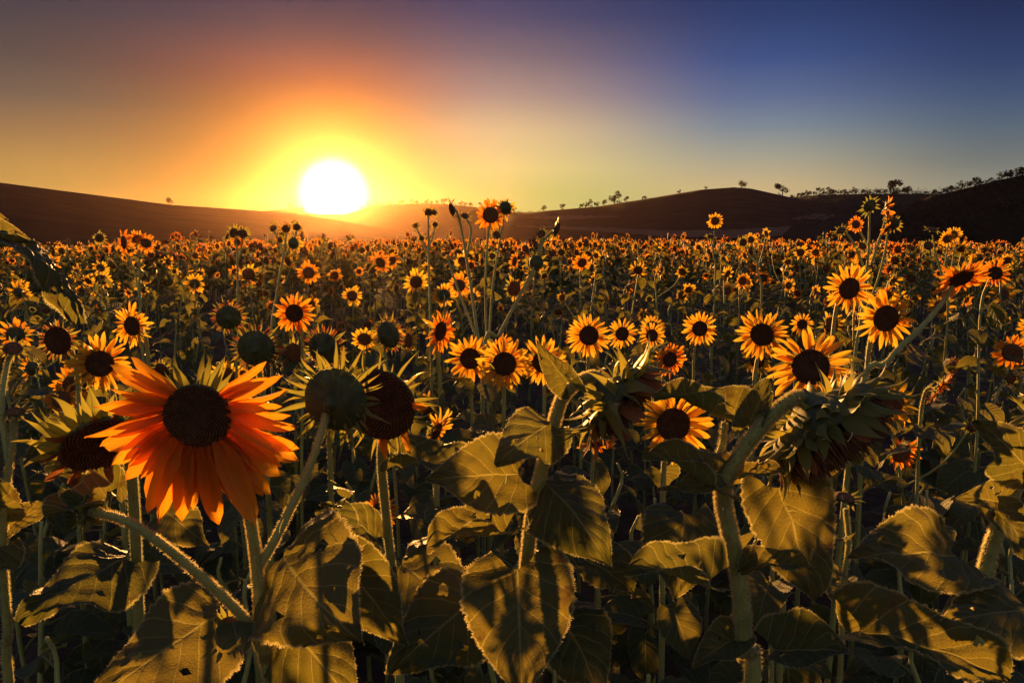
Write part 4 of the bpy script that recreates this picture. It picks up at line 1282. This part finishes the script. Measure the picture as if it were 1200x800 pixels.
# the rest of the field to its far edge: one mass
def far_mass():
    r2 = np.random.default_rng(5)
    protos = []
    prr = random.Random(9)
    for k in range(12):
        V, Fc, MI = [], [], []
        h = 1.0
        tube(V, Fc, [Vector((0, 0, 0)), Vector((prr.uniform(-.05, .05), 0, .5)), Vector((0, 0, 1.0))], .009, .006, 3); MI += [0] * (len(Fc) - len(MI))
        for j in range(18):
            a = prr.uniform(0, 6.28); z = prr.uniform(.55, 1.0); s = prr.uniform(.08, .15)
            d = Vector((math.cos(a), math.sin(a), 0)); sd_ = Vector((-d.y, d.x, 0)); o = Vector((0, 0, z))
            b = len(V); V += [o + d * s * .3, o + d * s * .9 + sd_ * s * .45 + Vector((0, 0, prr.uniform(-.02, .04))), o + d * s * .9 - sd_ * s * .45 + Vector((0, 0, prr.uniform(-.02, .04))), o + d * s * 1.5 - Vector((0, 0, s * prr.uniform(.2, .9)))]
            Fc += [(b, b + 1, b + 3), (b, b + 3, b + 2)]; MI += [1, 1]
        for j in range(prr.choice((2, 3, 4, 4))):
            c = Vector((prr.uniform(-.22, .22), prr.uniform(-.2, .2), prr.uniform(.80, 1.06))) if j else Vector((0, 0, 1.02))
            a = prr.gauss(0, .8); Fv = Vector((math.sin(a), -math.cos(a), prr.uniform(-.4, .35)))
            m = head_frame(c, Fv, .045 * prr.uniform(.7, 1.15), prr.uniform(0, 6))
            b = len(V)
            for q in range(8): V.append(m @ Vector((math.cos(q * .785), math.sin(q * .785), .05)))
            V.append(m @ Vector((0, 0, .15))); V.append(m @ Vector((0, 0, -.5)))
            for q in range(8):
                Fc.append((b + q, b + (q + 1) % 8, b + 8)); MI.append(2); Fc.append((b + (q + 1) % 8, b + q, b + 9)); MI.append(0)
            np_ = prr.choice((0, 0, 6, 9, 11, 12))
            for q in range(np_):
                an = 6.283 * q / np_ + prr.uniform(-.15, .15); L_ = prr.uniform(1.4, 2.0); zz = prr.uniform(-.2, .7)
                b2_ = len(V); ca, sa = math.cos(an), math.sin(an)
                V += [m @ Vector((.9 * ca + .14 * sa, .9 * sa - .14 * ca, 0)), m @ Vector((.9 * ca - .14 * sa, .9 * sa + .14 * ca, 0)), m @ Vector((1.5 * ca - .2 * sa, 1.5 * sa + .2 * ca, zz * .6)), m @ Vector((L_ * ca, L_ * sa, zz)), m @ Vector((1.5 * ca + .2 * sa, 1.5 * sa - .2 * ca, zz * .6))]
                Fc += [(b2_, b2_ + 1, b2_ + 2), (b2_, b2_ + 2, b2_ + 4), (b2_ + 4, b2_ + 2, b2_ + 3)]; MI += [3 + (k % 4 == 0)] * 3
            if c.x: 
                tube(V, Fc, [Vector((0, 0, .6)), m @ Vector((0, 0, -.6))], .005, .004, 3); MI += [0] * (len(Fc) - len(MI))
        tri, tm = [], []
        for f, mi in zip(Fc, MI):
            for q in range(1, len(f) - 1): tri.append((f[0], f[q], f[q + 1])); tm.append(mi)
        protos.append((np.array([tuple(v) for v in V]), np.array(tri), np.array(tm)))
    VV, TT, MM, off = [], [], [], 0
    n = 0
    for d0, d1, dens in ((11.6, 20, 3.0), (20, 30, 2.6), (30, 44, 1.8)):
        cnt = int(dens * .93 * (d1 * d1 - d0 * d0))
        for _ in range(cnt):
            d = math.sqrt(r2.uniform(d0 * d0, d1 * d1)); x = r2.uniform(-.95, .95) * d
            v, t, mi = protos[r2.integers(len(protos))]
            a = r2.normal(0, .4); ca, sa = math.cos(a), math.sin(a)
            h = r2.uniform(1.1, 1.42) + (.25 if r2.random() < .06 else 0); w = r2.uniform(.9, 1.3)
            q = np.empty_like(v); q[:, 0] = (v[:, 0] * ca - v[:, 1] * sa) * w + x; q[:, 1] = (v[:, 0] * sa + v[:, 1] * ca) * w + d; q[:, 2] = v[:, 2] * h + ground_z(x, d)
            VV.append(q); TT.append(t + off); MM.append(mi); off += len(v); n += 1
    V = np.concatenate(VV).astype(np.float32); T = np.concatenate(TT).astype(np.int32); MI = np.concatenate(MM).astype(np.int32)
    me = bpy.data.meshes.new('sunflower_field')
    me.vertices.add(len(V)); me.vertices.foreach_set('co', V.ravel())
    me.loops.add(T.size); me.loops.foreach_set('vertex_index', T.ravel())
    me.polygons.add(len(T)); me.polygons.foreach_set('loop_start', np.arange(0, T.size, 3, dtype=np.int32))
    for k in ('stem', 'leaf_far', 'seed', 'petal', 'petal_orange'): me.materials.append(M[k])
    me.polygons.foreach_set('material_index', MI)
    me.update(calc_edges=True)
    o = link('sunflower_field', me); o['kind'] = 'stuff'
    o['label'] = 'far rows of countless small sunflowers reaching to the hills'; o['category'] = 'sunflowers'
    print('FAR plants', n, 'tris', len(T))


far_mass()

# ------------------------------------------------------------------ haze volume added for the orange glow around the sun


def haze():
    x0, x1, y0, y1, z0, z1 = -800, 800, -60, 520, -5.5, HAZE_TOP
    V = [(x, y, z) for z in (z0, z1) for y in (y0, y1) for x in (x0, x1)]
    Fc = [(0, 2, 3, 1), (4, 5, 7, 6), (0, 1, 5, 4), (2, 6, 7, 3), (0, 4, 6, 2), (1, 3, 7, 5)]
    m, ns, ls = new_mat('haze')
    v = node(ns, 'ShaderNodeVolumePrincipled')
    v.inputs['Color'].default_value = (*HAZE_COL, 1)
    v.inputs['Density'].default_value = HAZE_DENSITY
    v.inputs['Anisotropy'].default_value = HAZE_G
    o = node(ns, 'ShaderNodeOutputMaterial'); ls.new(v.outputs[0], o.inputs['Volume'])
    M['haze'] = m
    ob = link('haze', mesh('haze', V, Fc, 'haze', smooth=False)); ob['kind'] = 'stuff'
    ob['label'] = 'added warm haze for the glow around the sun over the whole valley'; ob['category'] = 'haze'


haze()
